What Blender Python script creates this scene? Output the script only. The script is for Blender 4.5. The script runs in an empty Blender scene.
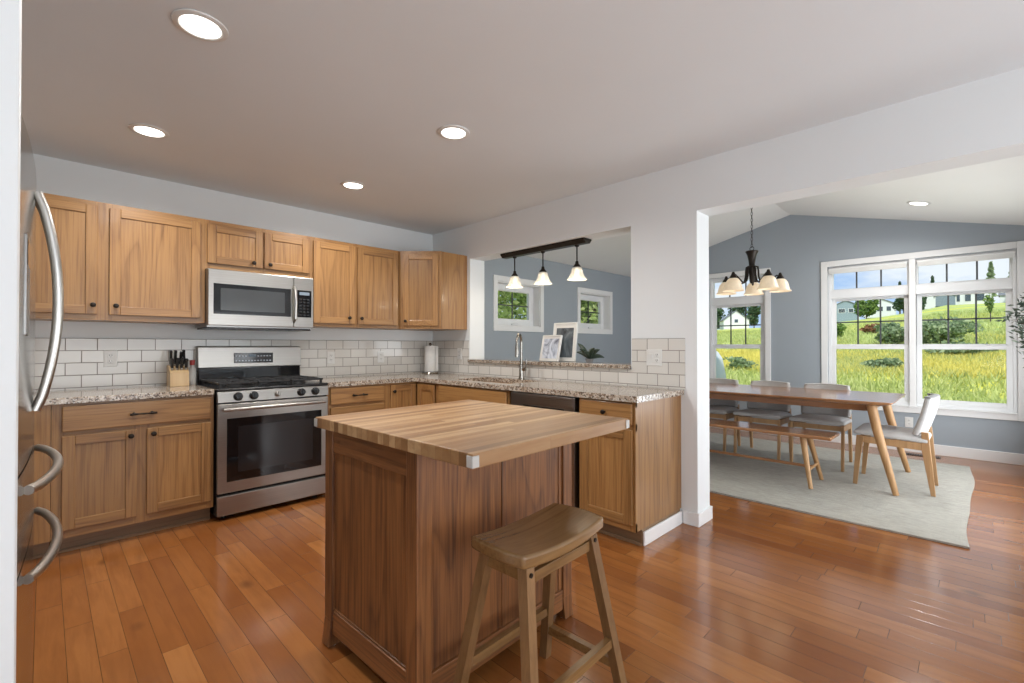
import bpy, bmesh, math, random
from mathutils import Vector, Matrix, Euler
random.seed(7)
D = bpy.data; S = bpy.context.scene; COL = S.collection
R = math.radians

# ------------------------------------------------------------------ camera, sky, sun, large lights, exposure
cam_d = D.cameras.new('camera'); cam = D.objects.new('camera', cam_d); COL.objects.link(cam)
cam_d.sensor_fit = 'HORIZONTAL'; cam_d.sensor_width = 36.0
cam_d.lens = 464.4 * 36.0 / 1024.0
cam_d.clip_start = 0.02; cam_d.clip_end = 2000
cam.location = (-3.093, -4.339, 1.215)
cam.rotation_euler = (R(90 + 0.48), 0, R(-45.2))
S.camera = cam

w = D.worlds.new('sky'); S.world = w; w.use_nodes = True
nt = w.node_tree; nt.nodes.clear()
def wn(t, **k):
    n = nt.nodes.new(t)
    for a, b in k.items(): setattr(n, a, b)
    return n
tc = wn('ShaderNodeTexCoord'); sep = wn('ShaderNodeSeparateXYZ'); nt.links.new(tc.outputs['Generated'], sep.inputs[0])
ramp = wn('ShaderNodeValToRGB'); nt.links.new(sep.outputs['Z'], ramp.inputs[0])
ramp.color_ramp.elements[0].position = 0.0; ramp.color_ramp.elements[0].color = (0.50, 0.66, 0.90, 1)
ramp.color_ramp.elements[1].position = 0.35; ramp.color_ramp.elements[1].color = (0.20, 0.40, 0.80, 1)
mp = wn('ShaderNodeMapping'); nt.links.new(tc.outputs['Generated'], mp.inputs[0]); mp.inputs['Scale'].default_value = (3.0, 3.0, 8.0)
mp.inputs['Location'].default_value = (0.35, 0.62, 0.0)
cn = wn('ShaderNodeTexNoise'); nt.links.new(mp.outputs[0], cn.inputs['Vector'])
cn.inputs['Scale'].default_value = 1.1; cn.inputs['Detail'].default_value = 7; cn.inputs['Roughness'].default_value = 0.55
cr = wn('ShaderNodeValToRGB'); nt.links.new(cn.outputs['Fac'], cr.inputs[0])
cr.color_ramp.elements[0].position = 0.46; cr.color_ramp.elements[0].color = (0, 0, 0, 1)
cr.color_ramp.elements[1].position = 0.60; cr.color_ramp.elements[1].color = (1, 1, 1, 1)
mix = wn('ShaderNodeMix', data_type='RGBA'); nt.links.new(cr.outputs[0], mix.inputs[0]); nt.links.new(ramp.outputs[0], mix.inputs[6])
mix.inputs[7].default_value = (0.82, 0.865, 0.93, 1)
bg = wn('ShaderNodeBackground'); nt.links.new(mix.outputs[2], bg.inputs[0]); bg.inputs[1].default_value = 1.05
wo = wn('ShaderNodeOutputWorld'); nt.links.new(bg.outputs[0], wo.inputs[0])

def light(name, kind, loc, energy, color=(1, 1, 1), direction=None, **k):
    l = D.lights.new(name, kind); l.energy = energy; l.color = color
    for a, b in k.items(): setattr(l, a, b)
    o = D.objects.new(name, l); COL.objects.link(o); o.location = loc
    if direction: o.rotation_euler = Vector(direction).to_track_quat('-Z', 'Y').to_euler()
    return o
light('sun', 'SUN', (0, 0, 20), 4.4, (1, 0.97, 0.90), (0.56, 0.36, -0.75), angle=R(2))
# added fill lights out of view; the walls behind them have no windows
light('rear_fill', 'AREA', (-1.2, -6.9, 1.35), 128, (0.90, 0.955, 1.0), (0.0, 1, 0.30), shape='RECTANGLE', size=4.2, size_y=2.2)
light('side_fill', 'AREA', (-4.95, -5.6, 1.5), 42, (0.90, 0.955, 1.0), (1, 0.5, 0.6), shape='RECTANGLE', size=2.2, size_y=1.8)
light('dining_fill', 'AREA', (2.0, -4.92, 1.2), 85, (0.93, 0.97, 1.0), (0, 1, 0.15), shape='RECTANGLE', size=2.6, size_y=1.9)
S.view_settings.view_transform = 'Standard'; S.view_settings.look = 'None'
S.view_settings.exposure = 0.12; S.view_settings.gamma = 1.0; S.view_settings.use_curve_mapping = False
S.cycles.max_bounces = 10; S.cycles.diffuse_bounces = 6; S.cycles.transparent_max_bounces = 24
S.cycles.sample_clamp_indirect = 6.0
S.cycles.caustics_reflective = False; S.cycles.caustics_refractive = False

# ------------------------------------------------------------------ materials
class NT:
    def __init__(s, name):
        s.m = D.materials.new(name); s.m.use_nodes = True; s.t = s.m.node_tree
        s.b = s.t.nodes['Principled BSDF']; s.out = s.t.nodes['Material Output']
    def n(s, t, **k):
        x = s.t.nodes.new(t)
        for a, b in k.items(): setattr(x, a, b)
        return x
    def put(s, sock, v):
        if hasattr(v, 'is_output') or isinstance(v, bpy.types.NodeSocket): s.t.links.new(v, sock)
        elif isinstance(v, (tuple, list)):
            sock.default_value = tuple(v) + ((1,) if len(v) == 3 and sock.type == 'RGBA' else ())
        else: sock.default_value = v
    def math(s, op, a, b=0.0, c=0.0):
        x = s.n('ShaderNodeMath', operation=op); s.put(x.inputs[0], a); s.put(x.inputs[1], b); s.put(x.inputs[2], c); return x.outputs[0]
    def coord(s, which='Object'):
        return s.n('ShaderNodeTexCoord').outputs[which]
    def mapping(s, v, scale=(1, 1, 1), loc=(0, 0, 0), rot=(0, 0, 0)):
        x = s.n('ShaderNodeMapping'); s.put(x.inputs[0], v); x.inputs['Scale'].default_value = scale; x.inputs['Location'].default_value = loc; x.inputs['Rotation'].default_value = rot
        return x.outputs[0]
    def noise(s, v, scale=5, detail=2, rough=0.5, dist=0.0):
        x = s.n('ShaderNodeTexNoise'); s.put(x.inputs['Vector'], v); x.inputs['Scale'].default_value = scale; x.inputs['Detail'].default_value = detail
        x.inputs['Roughness'].default_value = rough; x.inputs['Distortion'].default_value = dist; return x.outputs['Fac']
    def ramp(s, f, stops, interp='LINEAR'):
        x = s.n('ShaderNodeValToRGB'); s.put(x.inputs[0], f); e = x.color_ramp.elements; x.color_ramp.interpolation = interp
        while len(e) < len(stops): e.new(0.5)
        for i, (p, c) in enumerate(stops):
            e[i].position = p; e[i].color = tuple(c) + (1,) if len(c) == 3 else c
        return x.outputs[0]
    def mix(s, f, a, b, mode='MIX'):
        x = s.n('ShaderNodeMix', data_type='RGBA', blend_type=mode); s.put(x.inputs[0], f); s.put(x.inputs[6], a); s.put(x.inputs[7], b); return x.outputs[2]
    def addv(s, a, b):
        x = s.n('ShaderNodeVectorMath', operation='ADD'); s.put(x.inputs[0], a); s.put(x.inputs[1], b); return x.outputs[0]
    def rnd(s): return s.n('ShaderNodeObjectInfo').outputs['Random']
    def bump(s, h, strength=0.2, dist=0.01):
        x = s.n('ShaderNodeBump'); s.put(x.inputs['Height'], h); x.inputs['Strength'].default_value = strength; x.inputs['Distance'].default_value = dist
        s.t.links.new(x.outputs[0], s.b.inputs['Normal'])
    def base(s, c=None, rough=None, metal=None, **k):
        if c is not None: s.put(s.b.inputs['Base Color'], c)
        if rough is not None: s.put(s.b.inputs['Roughness'], rough)
        if metal is not None: s.put(s.b.inputs['Metallic'], metal)
        for a, v in k.items(): s.put(s.b.inputs[a.replace('_', ' ')], v)
        return s.m

def plain(name, c, rough=0.5, metal=0.0, var=0.04, vscale=6.0, **k):
    t = NT(name); f = t.noise(t.coord(), vscale, 3)
    lo = tuple(x * (1 - var) for x in c); hi = tuple(min(1, x * (1 + var)) for x in c)
    return t.base(t.ramp(f, [(0.3, lo), (0.7, hi)]), rough, metal, **k)

def wood(name, light_c, dark_c, axis='z', rings=9.0, fs=5.0, rough=0.38, pores=0.5, tone=0.10, coat=0.0, stretch=0.10):
    t = NT(name); o = t.coord()
    sc = [1, 1, 1]; sc['xyz'.index(axis)] = stretch
    r = t.rnd(); off = t.math('MULTIPLY', r, 53.0)
    cv = t.n('ShaderNodeCombineXYZ'); 
    for i in range(3): t.put(cv.inputs[i], off)
    v = t.addv(t.mapping(o, tuple(sc)), cv.outputs[0])
    n1 = t.noise(v, fs, 1.5, 0.45, 0.25)
    ph = t.math('MULTIPLY', n1, rings * 6.2832)
    saw = t.math('FRACT', t.math('MULTIPLY', n1, rings * 1.25))
    ring = t.math('MAXIMUM', t.math('POWER', t.math('SUBTRACT', 1.0, saw), 3.0), t.math('POWER', saw, 14.0))
    sc2 = [1, 1, 1]; sc2['xyz'.index(axis)] = 0.025
    v2 = t.addv(t.mapping(o, tuple(sc2)), cv.outputs[0])
    fine = t.noise(v2, 95, 3, 0.65)
    fr = t.ramp(fine, [(0.44, (0, 0, 0)), (0.64, (1, 1, 1))])
    f = t.math('ADD', t.math('MULTIPLY', ring, 0.48), t.math('MULTIPLY', fr, pores * 0.8))
    broad = t.noise(v, 2.2, 1)
    f = t.math('ADD', f, t.math('MULTIPLY_ADD', broad, 0.5, -0.25)); 
    c = t.mix(t.math('MINIMUM', t.math('MAXIMUM', f, 0.0), 1.0), light_c, dark_c)
    hs = t.n('ShaderNodeHueSaturation'); t.put(hs.inputs['Color'], c); t.put(hs.inputs['Value'], t.math('MULTIPLY_ADD', r, tone * 2, 1 - tone))
    t.bump(f, 0.06, 0.002)
    return t.base(hs.outputs[0], rough, 0, Coat_Weight=coat, Coat_Roughness=0.12)

def planks(name, across, along, width, length, stops, grain_dark, gap=0.0016, rough=(0.2, 0.32), gapc=(0.03, 0.012, 0.005), coat=0.0, knots=False, gmix=0.5, ior=1.5):
    t = NT(name); o = t.coord(); sp = t.n('ShaderNodeSeparateXYZ'); t.put(sp.inputs[0], o)
    a = sp.outputs[across]; l = sp.outputs[along]
    u = t.math('DIVIDE', a, width); row = t.math('FLOOR', u)
    wn1 = t.n('ShaderNodeTexWhiteNoise', noise_dimensions='1D'); t.put(wn1.inputs['W'], row)
    rr = wn1.outputs['Value']
    ln = t.math('MULTIPLY_ADD', rr, length * 0.7, length * 0.65)
    v = t.math('ADD', t.math('DIVIDE', l, ln), t.math('MULTIPLY', rr, 17.31)); cl = t.math('FLOOR', v)
    cv = t.n('ShaderNodeCombineXYZ'); t.put(cv.inputs[0], row); t.put(cv.inputs[1], cl)
    wn2 = t.n('ShaderNodeTexWhiteNoise', noise_dimensions='2D'); t.put(wn2.inputs['Vector'], cv.outputs[0]); pid = wn2.outputs['Value']
    fu = t.math('FRACT', u); fv = t.math('FRACT', v)
    du = t.math('MULTIPLY', t.math('MINIMUM', fu, t.math('SUBTRACT', 1.0, fu)), width)
    dv = t.math('MULTIPLY', t.math('MINIMUM', fv, t.math('SUBTRACT', 1.0, fv)), ln)
    d = t.math('MINIMUM', du, dv)
    gm = t.math('SUBTRACT', 1.0, t.math('MINIMUM', t.math('DIVIDE', d, gap), 1.0))
    sc = [1, 1, 1]; sc['XYZ'.index(along) if isinstance(along, str) else along] = 0.09
    ofs = t.n('ShaderNodeCombineXYZ')
    for i in range(3): t.put(ofs.inputs[i], t.math('MULTIPLY', pid, 41.0))
    gv = t.addv(t.mapping(o, tuple(sc)), ofs.outputs[0])
    g = t.noise(gv, 30, 4, 0.6, 0.5)
    base = t.ramp(pid, stops)
    c = t.mix(t.math('MULTIPLY', t.ramp(g, [(0.42, (0, 0, 0)), (0.72, (1, 1, 1))]), gmix), base, grain_dark)
    if knots:
        sk = [1, 1, 1]; sk['XYZ'.index(along) if isinstance(along, str) else along] = 0.6
        vo = t.n('ShaderNodeTexVoronoi'); t.put(vo.inputs['Vector'], t.addv(t.mapping(o, tuple(sk)), ofs.outputs[0])); vo.inputs['Scale'].default_value = 3.2
        kn = t.ramp(vo.outputs['Distance'], [(0.04, (1, 1, 1)), (0.12, (0, 0, 0))])
        c = t.mix(t.math('MULTIPLY', kn, 0.55), c, (0.07, 0.025, 0.01))
        cloud = t.noise(t.addv(t.mapping(o, (1, 0.5, 1)), ofs.outputs[0]), 7, 2)
        c = t.mix(t.math('MULTIPLY', t.ramp(cloud, [(0.5, (0, 0, 0)), (0.75, (1, 1, 1))]), 0.35), c, grain_dark)
    c = t.mix(gm, c, gapc)
    rg = t.math('MULTIPLY_ADD', g, rough[1] - rough[0], rough[0])
    wv = t.noise(t.mapping(o, (1, 1, 1)), 9, 2)
    h = t.math('ADD', t.math('MULTIPLY', gm, -1.0), t.math('MULTIPLY', wv, 0.12))
    h = t.math('ADD', h, t.math('MULTIPLY', pid, 0.05))
    t.bump(h, 0.16, 0.002)
    return t.base(c, rg, 0, Coat_Weight=coat, Coat_Roughness=0.10, IOR=ior)

M = {}
M['wall'] = plain('white_wall_paint', (0.77, 0.795, 0.805), 0.6, var=0.012, vscale=2)
M['ceiling'] = plain('ceiling_paint', (0.76, 0.80, 0.83), 0.8, var=0.012, vscale=2)
M['ceiling_dining'] = plain('dining_ceiling_paint', (0.83, 0.83, 0.80), 0.8, var=0.012, vscale=2)
M['greywall'] = plain('blue_grey_paint', (0.335, 0.375, 0.415), 0.6, var=0.015, vscale=2)
M['trim'] = plain('white_trim_paint', (0.80, 0.80, 0.80), 0.4, var=0.01)
M['vinyl'] = plain('white_vinyl', (0.80, 0.81, 0.82), 0.35, var=0.01)
M['muntin'] = plain('backlit_muntin', (0.06, 0.065, 0.07), 0.5)  # backlit darkness of the muntins put into their colour
OL, OD = (0.355, 0.185, 0.064), (0.185, 0.083, 0.026)
M['oakz'] = wood('honey_oak_vertical', OL, OD, 'z', rings=8, fs=4.5, tone=0.10, coat=0.15, pores=0.7)
M['oakx'] = wood('honey_oak_horizontal', OL, OD, 'x', rings=7, fs=4.5, tone=0.10, coat=0.15, pores=0.7)
M['oaky'] = wood('honey_oak_deep', OL, OD, 'y', rings=7, fs=4.5, tone=0.08)
M['toekick'] = wood('grey_oak_toe_kick', (0.25, 0.155, 0.085), (0.15, 0.09, 0.05), 'x', rings=5, tone=0.03)
IL, ID = (0.235, 0.094, 0.031), (0.080, 0.029, 0.011)
M['isz'] = wood('brown_oak_vertical', IL, ID, 'z', rings=9, fs=5, rough=0.42, pores=0.8)
M['isx'] = wood('brown_oak_horizontal', IL, ID, 'x', rings=7, fs=5, rough=0.42, pores=0.8)
M['isy'] = wood('brown_oak_side', IL, ID, 'y', rings=7, fs=5, rough=0.42, pores=0.8)
M['butcher'] = planks('butcher_block', 'Y', 'X', 0.036, 1.5, [(0.0, (0.130, 0.062, 0.024)), (0.22, (0.255, 0.135, 0.056)), (0.6, (0.335, 0.190, 0.085)), (1.0, (0.48, 0.31, 0.16))], (0.23, 0.105, 0.038), gap=0.0009, rough=(0.33, 0.45), gapc=(0.16, 0.075, 0.03), gmix=0.55)
M['floor'] = planks('maple_plank_floor', 'X', 'Y', 0.089, 0.85, [(0.0, (0.231, 0.077, 0.020)), (0.35, (0.285, 0.102, 0.026)), (0.7, (0.325, 0.122, 0.033)), (1.0, (0.371, 0.149, 0.043))], (0.181, 0.056, 0.015), gap=0.0015, coat=0.0, ior=1.68, rough=(0.12, 0.20), knots=True, gmix=0.45)
M['stool'] = wood('walnut_brown_stool', (0.230, 0.125, 0.047), (0.110, 0.053, 0.018), 'x', rings=4, fs=6, rough=0.27, pores=0.35, coat=0.35)
M['stoolz'] = wood('walnut_brown_legs', (0.235, 0.125, 0.05), (0.115, 0.055, 0.02), 'z', rings=3, fs=6, rough=0.4, pores=0.4)
M['tabletop'] = wood('acacia_table_top', (0.33, 0.155, 0.065), (0.17, 0.07, 0.025), 'y', rings=5, fs=5, rough=0.24, pores=0.3, coat=0.4)
M['tableleg'] = wood('oak_table_legs', (0.45, 0.26, 0.115), (0.30, 0.155, 0.06), 'z', rings=3, fs=6, rough=0.45, pores=0.4)
M['chairleg'] = wood('oak_chair_legs', (0.43, 0.255, 0.12), (0.28, 0.15, 0.065), 'z', rings=3, fs=6, rough=0.45, pores=0.4)
M['bronze'] = plain('dark_bronze', (0.022, 0.016, 0.012), 0.38, 0.6)
M['iron'] = plain('black_iron', (0.012, 0.012, 0.013), 0.55)
M['black'] = plain('black_enamel', (0.012, 0.012, 0.013), 0.25)
M['blackglass'] = plain('black_glass', (0.006, 0.006, 0.007), 0.05)
M['ovenglass'] = plain('smoked_oven_glass', (0.016, 0.016, 0.018), 0.10)
M['darkgrey'] = plain('dark_grey_glass', (0.05, 0.053, 0.055), 0.15)
M['white'] = plain('white_plastic', (0.72, 0.72, 0.70), 0.35)
M['paper'] = plain('paper_towel', (0.82, 0.82, 0.80), 0.95, var=0.03, vscale=40)
M['display'] = plain('printed_legend', (0.55, 0.60, 0.66), 0.4)
M['red'] = plain('red_cap', (0.32, 0.025, 0.02), 0.4)
M['blockwood'] = wood('pale_block_wood', (0.60, 0.43, 0.24), (0.45, 0.29, 0.14), 'z', rings=3, fs=8)
M['guard'] = plain('clear_plastic_guard', (0.62, 0.60, 0.57), 0.2, var=0.05, Transmission_Weight=0.25, IOR=1.2)

def steel(name, c=(0.355, 0.335, 0.31), rough=0.31, axis='x', metal=1.0):
    t = NT(name); sc = [220, 220, 220]; sc['xyz'.index(axis)] = 1.2
    f = t.noise(t.mapping(t.coord(), tuple(sc)), 1.0, 2)
    cc = t.ramp(f, [(0.3, tuple(x * 0.93 for x in c)), (0.7, tuple(min(1, x * 1.05) for x in c))])
    return t.base(cc, t.math('MULTIPLY_ADD', f, 0.10, rough - 0.05), metal)
M['steel'] = steel('brushed_stainless')
M['steelz'] = steel('brushed_stainless_vertical', axis='z', rough=0.16)
M['darksteel'] = steel('dark_stainless', (0.30, 0.29, 0.28), 0.30)
M['handle'] = steel('satin_handle', (0.56, 0.545, 0.52), 0.30, 'z')
M['nickel'] = steel('brushed_nickel', (0.36, 0.34, 0.31), 0.22, 'z')

def granite():
    t = NT('speckled_granite'); o = t.coord('Object')
    v = t.n('ShaderNodeTexVoronoi'); t.put(v.inputs['Vector'], o); v.inputs['Scale'].default_value = 115
    a = t.noise(o, 34, 5, 0.65); b = t.noise(o, 110, 3, 0.6)
    c = t.ramp(a, [(0.34, (0.09, 0.065, 0.05)), (0.44, (0.25, 0.185, 0.135)), (0.54, (0.44, 0.375, 0.30)), (0.68, (0.60, 0.55, 0.47))])
    spk = t.ramp(v.outputs['Color'], [(0.0, (0, 0, 0)), (0.24, (0, 0, 0)), (0.27, (1, 1, 1))], 'CONSTANT')
    bw = t.n('ShaderNodeSeparateColor'); t.put(bw.inputs[0], v.outputs['Color'])
    dark = t.math('LESS_THAN', bw.outputs[0], 0.22); lightm = t.math('GREATER_THAN', bw.outputs[1], 0.83)
    c = t.mix(t.math('MULTIPLY', dark, 0.85), c, (0.045, 0.035, 0.03))
    c = t.mix(t.math('MULTIPLY', lightm, 0.75), c, (0.66, 0.62, 0.56))
    c = t.mix(t.math('MULTIPLY', b, 0.25), c, (0.30, 0.2, 0.13))
    return t.base(c, 0.12, 0)
M['granite'] = granite()

def tile():
    t = NT('subway_tile'); o = t.coord()
    sp = t.n('ShaderNodeSeparateXYZ'); t.put(sp.inputs[0], o)
    cv = t.n('ShaderNodeCombineXYZ'); t.put(cv.inputs[0], t.math('ADD', sp.outputs[0], 8.0)); t.put(cv.inputs[1], t.math('ADD', sp.outputs[2], -1.265 + 0.084 * 10 + 0.0015))
    b = t.n('ShaderNodeTexBrick'); t.put(b.inputs['Vector'], cv.outputs[0])
    b.inputs['Scale'].default_value = 1; b.inputs['Brick Width'].default_value = 0.1615; b.inputs['Row Height'].default_value = 0.084
    b.inputs['Mortar Size'].default_value = 0.0028; b.inputs['Mortar Smooth'].default_value = 0.25; b.inputs['Bias'].default_value = 0
    b.inputs['Color1'].default_value = (0.64, 0.62, 0.58, 1); b.inputs['Color2'].default_value = (0.70, 0.68, 0.64, 1); b.inputs['Mortar'].default_value = (0.25, 0.225, 0.20, 1)
    t.bump(t.math('SUBTRACT', 1.0, b.outputs['Fac']), 0.5, 0.002)
    return t.base(b.outputs['Color'], t.math('MULTIPLY_ADD', b.outputs['Fac'], 0.6, 0.13), 0)
M['tile'] = tile()

def glass():
    t = NT('window_glass'); t.t.nodes.remove(t.b)
    tr = t.n('ShaderNodeBsdfTransparent'); tr.inputs[0].default_value = (0.97, 0.985, 0.98, 1)
    gl = t.n('ShaderNodeBsdfGlossy'); gl.inputs['Roughness'].default_value = 0.0
    f = t.n('ShaderNodeFresnel'); f.inputs[0].default_value = 1.18
    mx = t.n('ShaderNodeMixShader'); t.t.links.new(f.outputs[0], mx.inputs[0]); t.t.links.new(tr.outputs[0], mx.inputs[1]); t.t.links.new(gl.outputs[0], mx.inputs[2])
    t.t.links.new(mx.outputs[0], t.out.inputs[0]); return t.m
M['glass'] = glass()

def emit(name, c, s):
    t = NT(name); t.base((0.8, 0.8, 0.8), 0.5)
    t.put(t.b.inputs['Emission Color'], c); t.b.inputs['Emission Strength'].default_value = s; return t.m
M['lens'] = emit('lit_lens', (1.0, 0.96, 0.88), 5.0)
M['bulb'] = emit('lit_bulb', (1.0, 0.86, 0.62), 3.0)
def shade_mat(name, c, ec, es):
    t = NT(name); f = t.noise(t.coord(), 14, 3, 0.5, 1.0)
    t.base(t.ramp(f, [(0.3, tuple(x * 0.88 for x in c)), (0.7, c)]), 0.3, 0, Transmission_Weight=0.15)
    t.put(t.b.inputs['Emission Color'], t.ramp(f, [(0.3, tuple(x * 0.8 for x in ec)), (0.7, ec)])); t.b.inputs['Emission Strength'].default_value = es
    return t.m
M['alabaster'] = shade_mat('lit_alabaster_glass', (0.80, 0.70, 0.55), (1.0, 0.80, 0.55), 0.22)
M['clearshade'] = shade_mat('lit_pendant_glass', (0.62, 0.60, 0.55), (1.0, 0.93, 0.80), 0.14)

_m = M['clearshade']; _t = _m.node_tree; _o = _t.nodes['Material Output']; _x = _t.nodes.new('ShaderNodeMixShader'); _x.inputs[0].default_value = 0.42
_r = _t.nodes.new('ShaderNodeBsdfTransparent'); _t.links.new(_t.nodes['Principled BSDF'].outputs[0], _x.inputs[1]); _t.links.new(_r.outputs[0], _x.inputs[2]); _t.links.new(_x.outputs[0], _o.inputs[0])

def fabric(name, c, scale=260):
    t = NT(name); o = t.coord(); f = t.noise(o, scale, 2, 0.7); g = t.noise(o, 12, 2)
    cc = t.ramp(f, [(0.3, tuple(x * 0.78 for x in c)), (0.7, tuple(min(1, x * 1.15) for x in c))])
    t.bump(f, 0.2, 0.002); return t.base(cc, 0.9, 0, Sheen_Weight=0.2)
M['fabric'] = fabric('light_grey_upholstery', (0.50, 0.495, 0.49))
M['fabricshaded'] = fabric('shaded_grey_upholstery', (0.25, 0.245, 0.24))  # grey upholstery darkened to paint the shading on a chair's top edge
def rugm():
    t = NT('woven_rug'); o = t.coord()
    f = t.noise(t.mapping(o, (60, 14, 60)), 1.0, 3, 0.7); g = t.noise(t.mapping(o, (14, 150, 14)), 1.0, 2, 0.6); b = t.noise(o, 1.1, 3)
    c = t.ramp(f, [(0.3, (0.24, 0.235, 0.21)), (0.7, (0.44, 0.43, 0.39))])
    c = t.mix(t.math('MULTIPLY', t.ramp(g, [(0.45, (0, 0, 0)), (0.7, (1, 1, 1))]), 0.5), c, (0.30, 0.305, 0.285))
    c = t.mix(t.math('MULTIPLY', b, 0.5), c, (0.50, 0.455, 0.38))
    t.bump(t.math('ADD', f, g), 0.5, 0.006); return t.base(c, 0.95, 0)
M['rug'] = rugm()

def leafm(name, stops, tr=0.35):
    t = NT(name); g = t.n('ShaderNodeNewGeometry')
    c = t.ramp(g.outputs['Random Per Island'], stops)
    t.base(c, 0.65, 0)
    tl = t.n('ShaderNodeBsdfTranslucent'); t.put(tl.inputs[0], c)
    mx = t.n('ShaderNodeMixShader'); mx.inputs[0].default_value = tr
    t.t.links.new(t.b.outputs[0], mx.inputs[1]); t.t.links.new(tl.outputs[0], mx.inputs[2]); t.t.links.new(mx.outputs[0], t.out.inputs[0]); return t.m
M['leaf'] = leafm('tree_leaves', [(0, (0.05, 0.11, 0.02)), (0.5, (0.15, 0.26, 0.05)), (1, (0.33, 0.44, 0.11))])
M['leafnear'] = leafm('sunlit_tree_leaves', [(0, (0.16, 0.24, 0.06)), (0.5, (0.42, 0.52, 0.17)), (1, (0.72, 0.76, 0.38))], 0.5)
M['leafgrey'] = leafm('grey_green_leaves', [(0, (0.14, 0.21, 0.10)), (0.5, (0.27, 0.36, 0.19)), (1, (0.46, 0.53, 0.30))])
M['leafdark'] = leafm('dark_evergreen_leaves', [(0, (0.03, 0.07, 0.03)), (1, (0.12, 0.2, 0.09))])
M['leafred'] = leafm('rusty_leaves', [(0, (0.16, 0.07, 0.03)), (1, (0.40, 0.19, 0.09))])
M['olive'] = leafm('olive_leaves', [(0, (0.035, 0.05, 0.035)), (1, (0.13, 0.165, 0.12))], 0.15)
M['succulent'] = plain('dark_green_leaf', (0.025, 0.045, 0.03), 0.35, var=0.2)
M['gold'] = leafm('goldenrod_blades', [(0, (0.68, 0.62, 0.14)), (1, (0.93, 0.82, 0.22))])
M['grassblade'] = leafm('meadow_grass_blades', [(0, (0.33, 0.39, 0.11)), (0.5, (0.52, 0.57, 0.19)), (1, (0.66, 0.67, 0.30))])
M['bark'] = plain('bark', (0.10, 0.075, 0.055), 0.9, var=0.3, vscale=20)
M['pot'] = plain('grey_pot', (0.20, 0.2, 0.2), 0.6)
M['soil'] = plain('soil', (0.03, 0.02, 0.015), 0.95)

def fieldm():
    t = NT('meadow'); o = t.coord()
    a = t.noise(t.mapping(o, (0.045, 0.03, 0.045)), 1.0, 4, 0.6, 0.6); b = t.noise(t.mapping(o, (0.9, 0.35, 0.9)), 1.0, 5, 0.7); c2 = t.noise(t.mapping(o, (0.13, 0.05, 0.13)), 1.0, 5, 0.65, 0.8)
    g = t.ramp(b, [(0.28, (0.17, 0.25, 0.06)), (0.46, (0.36, 0.45, 0.12)), (0.62, (0.50, 0.56, 0.18)), (0.8, (0.60, 0.62, 0.27))])
    y = t.ramp(b, [(0.3, (0.42, 0.44, 0.05)), (0.55, (0.72, 0.63, 0.04))])
    m = t.ramp(c2, [(0.50, (0, 0, 0)), (0.60, (1, 1, 1))])
    c = t.mix(t.math('MULTIPLY', m, 0.8), g, y)
    dk = t.ramp(a, [(0.56, (0, 0, 0)), (0.66, (1, 1, 1))])
    c = t.mix(t.math('MULTIPLY', dk, 0.35), c, (0.17, 0.27, 0.06))
    t.bump(b, 0.8, 0.3); return t.base(c, 0.95, 0)
M['field'] = fieldm()
M['siding_white'] = plain('white_siding', (0.66, 0.68, 0.70), 0.7); M['siding_grey'] = plain('blue_grey_siding', (0.24, 0.31, 0.36), 0.7)
M['roof_grey'] = plain('grey_shingles', (0.17, 0.18, 0.19), 0.9, var=0.2, vscale=3); M['shed_grey'] = plain('slate_siding', (0.19, 0.24, 0.29), 0.7)
M['pane_dark'] = plain('dark_window_pane', (0.07, 0.09, 0.11), 0.1)
M['tarp'] = plain('pale_grey_cover', (0.60, 0.63, 0.65), 0.5); M['asphalt'] = plain('pale_gravel', (0.45, 0.46, 0.46), 0.9, var=0.1)
M['art1'] = None

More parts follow.
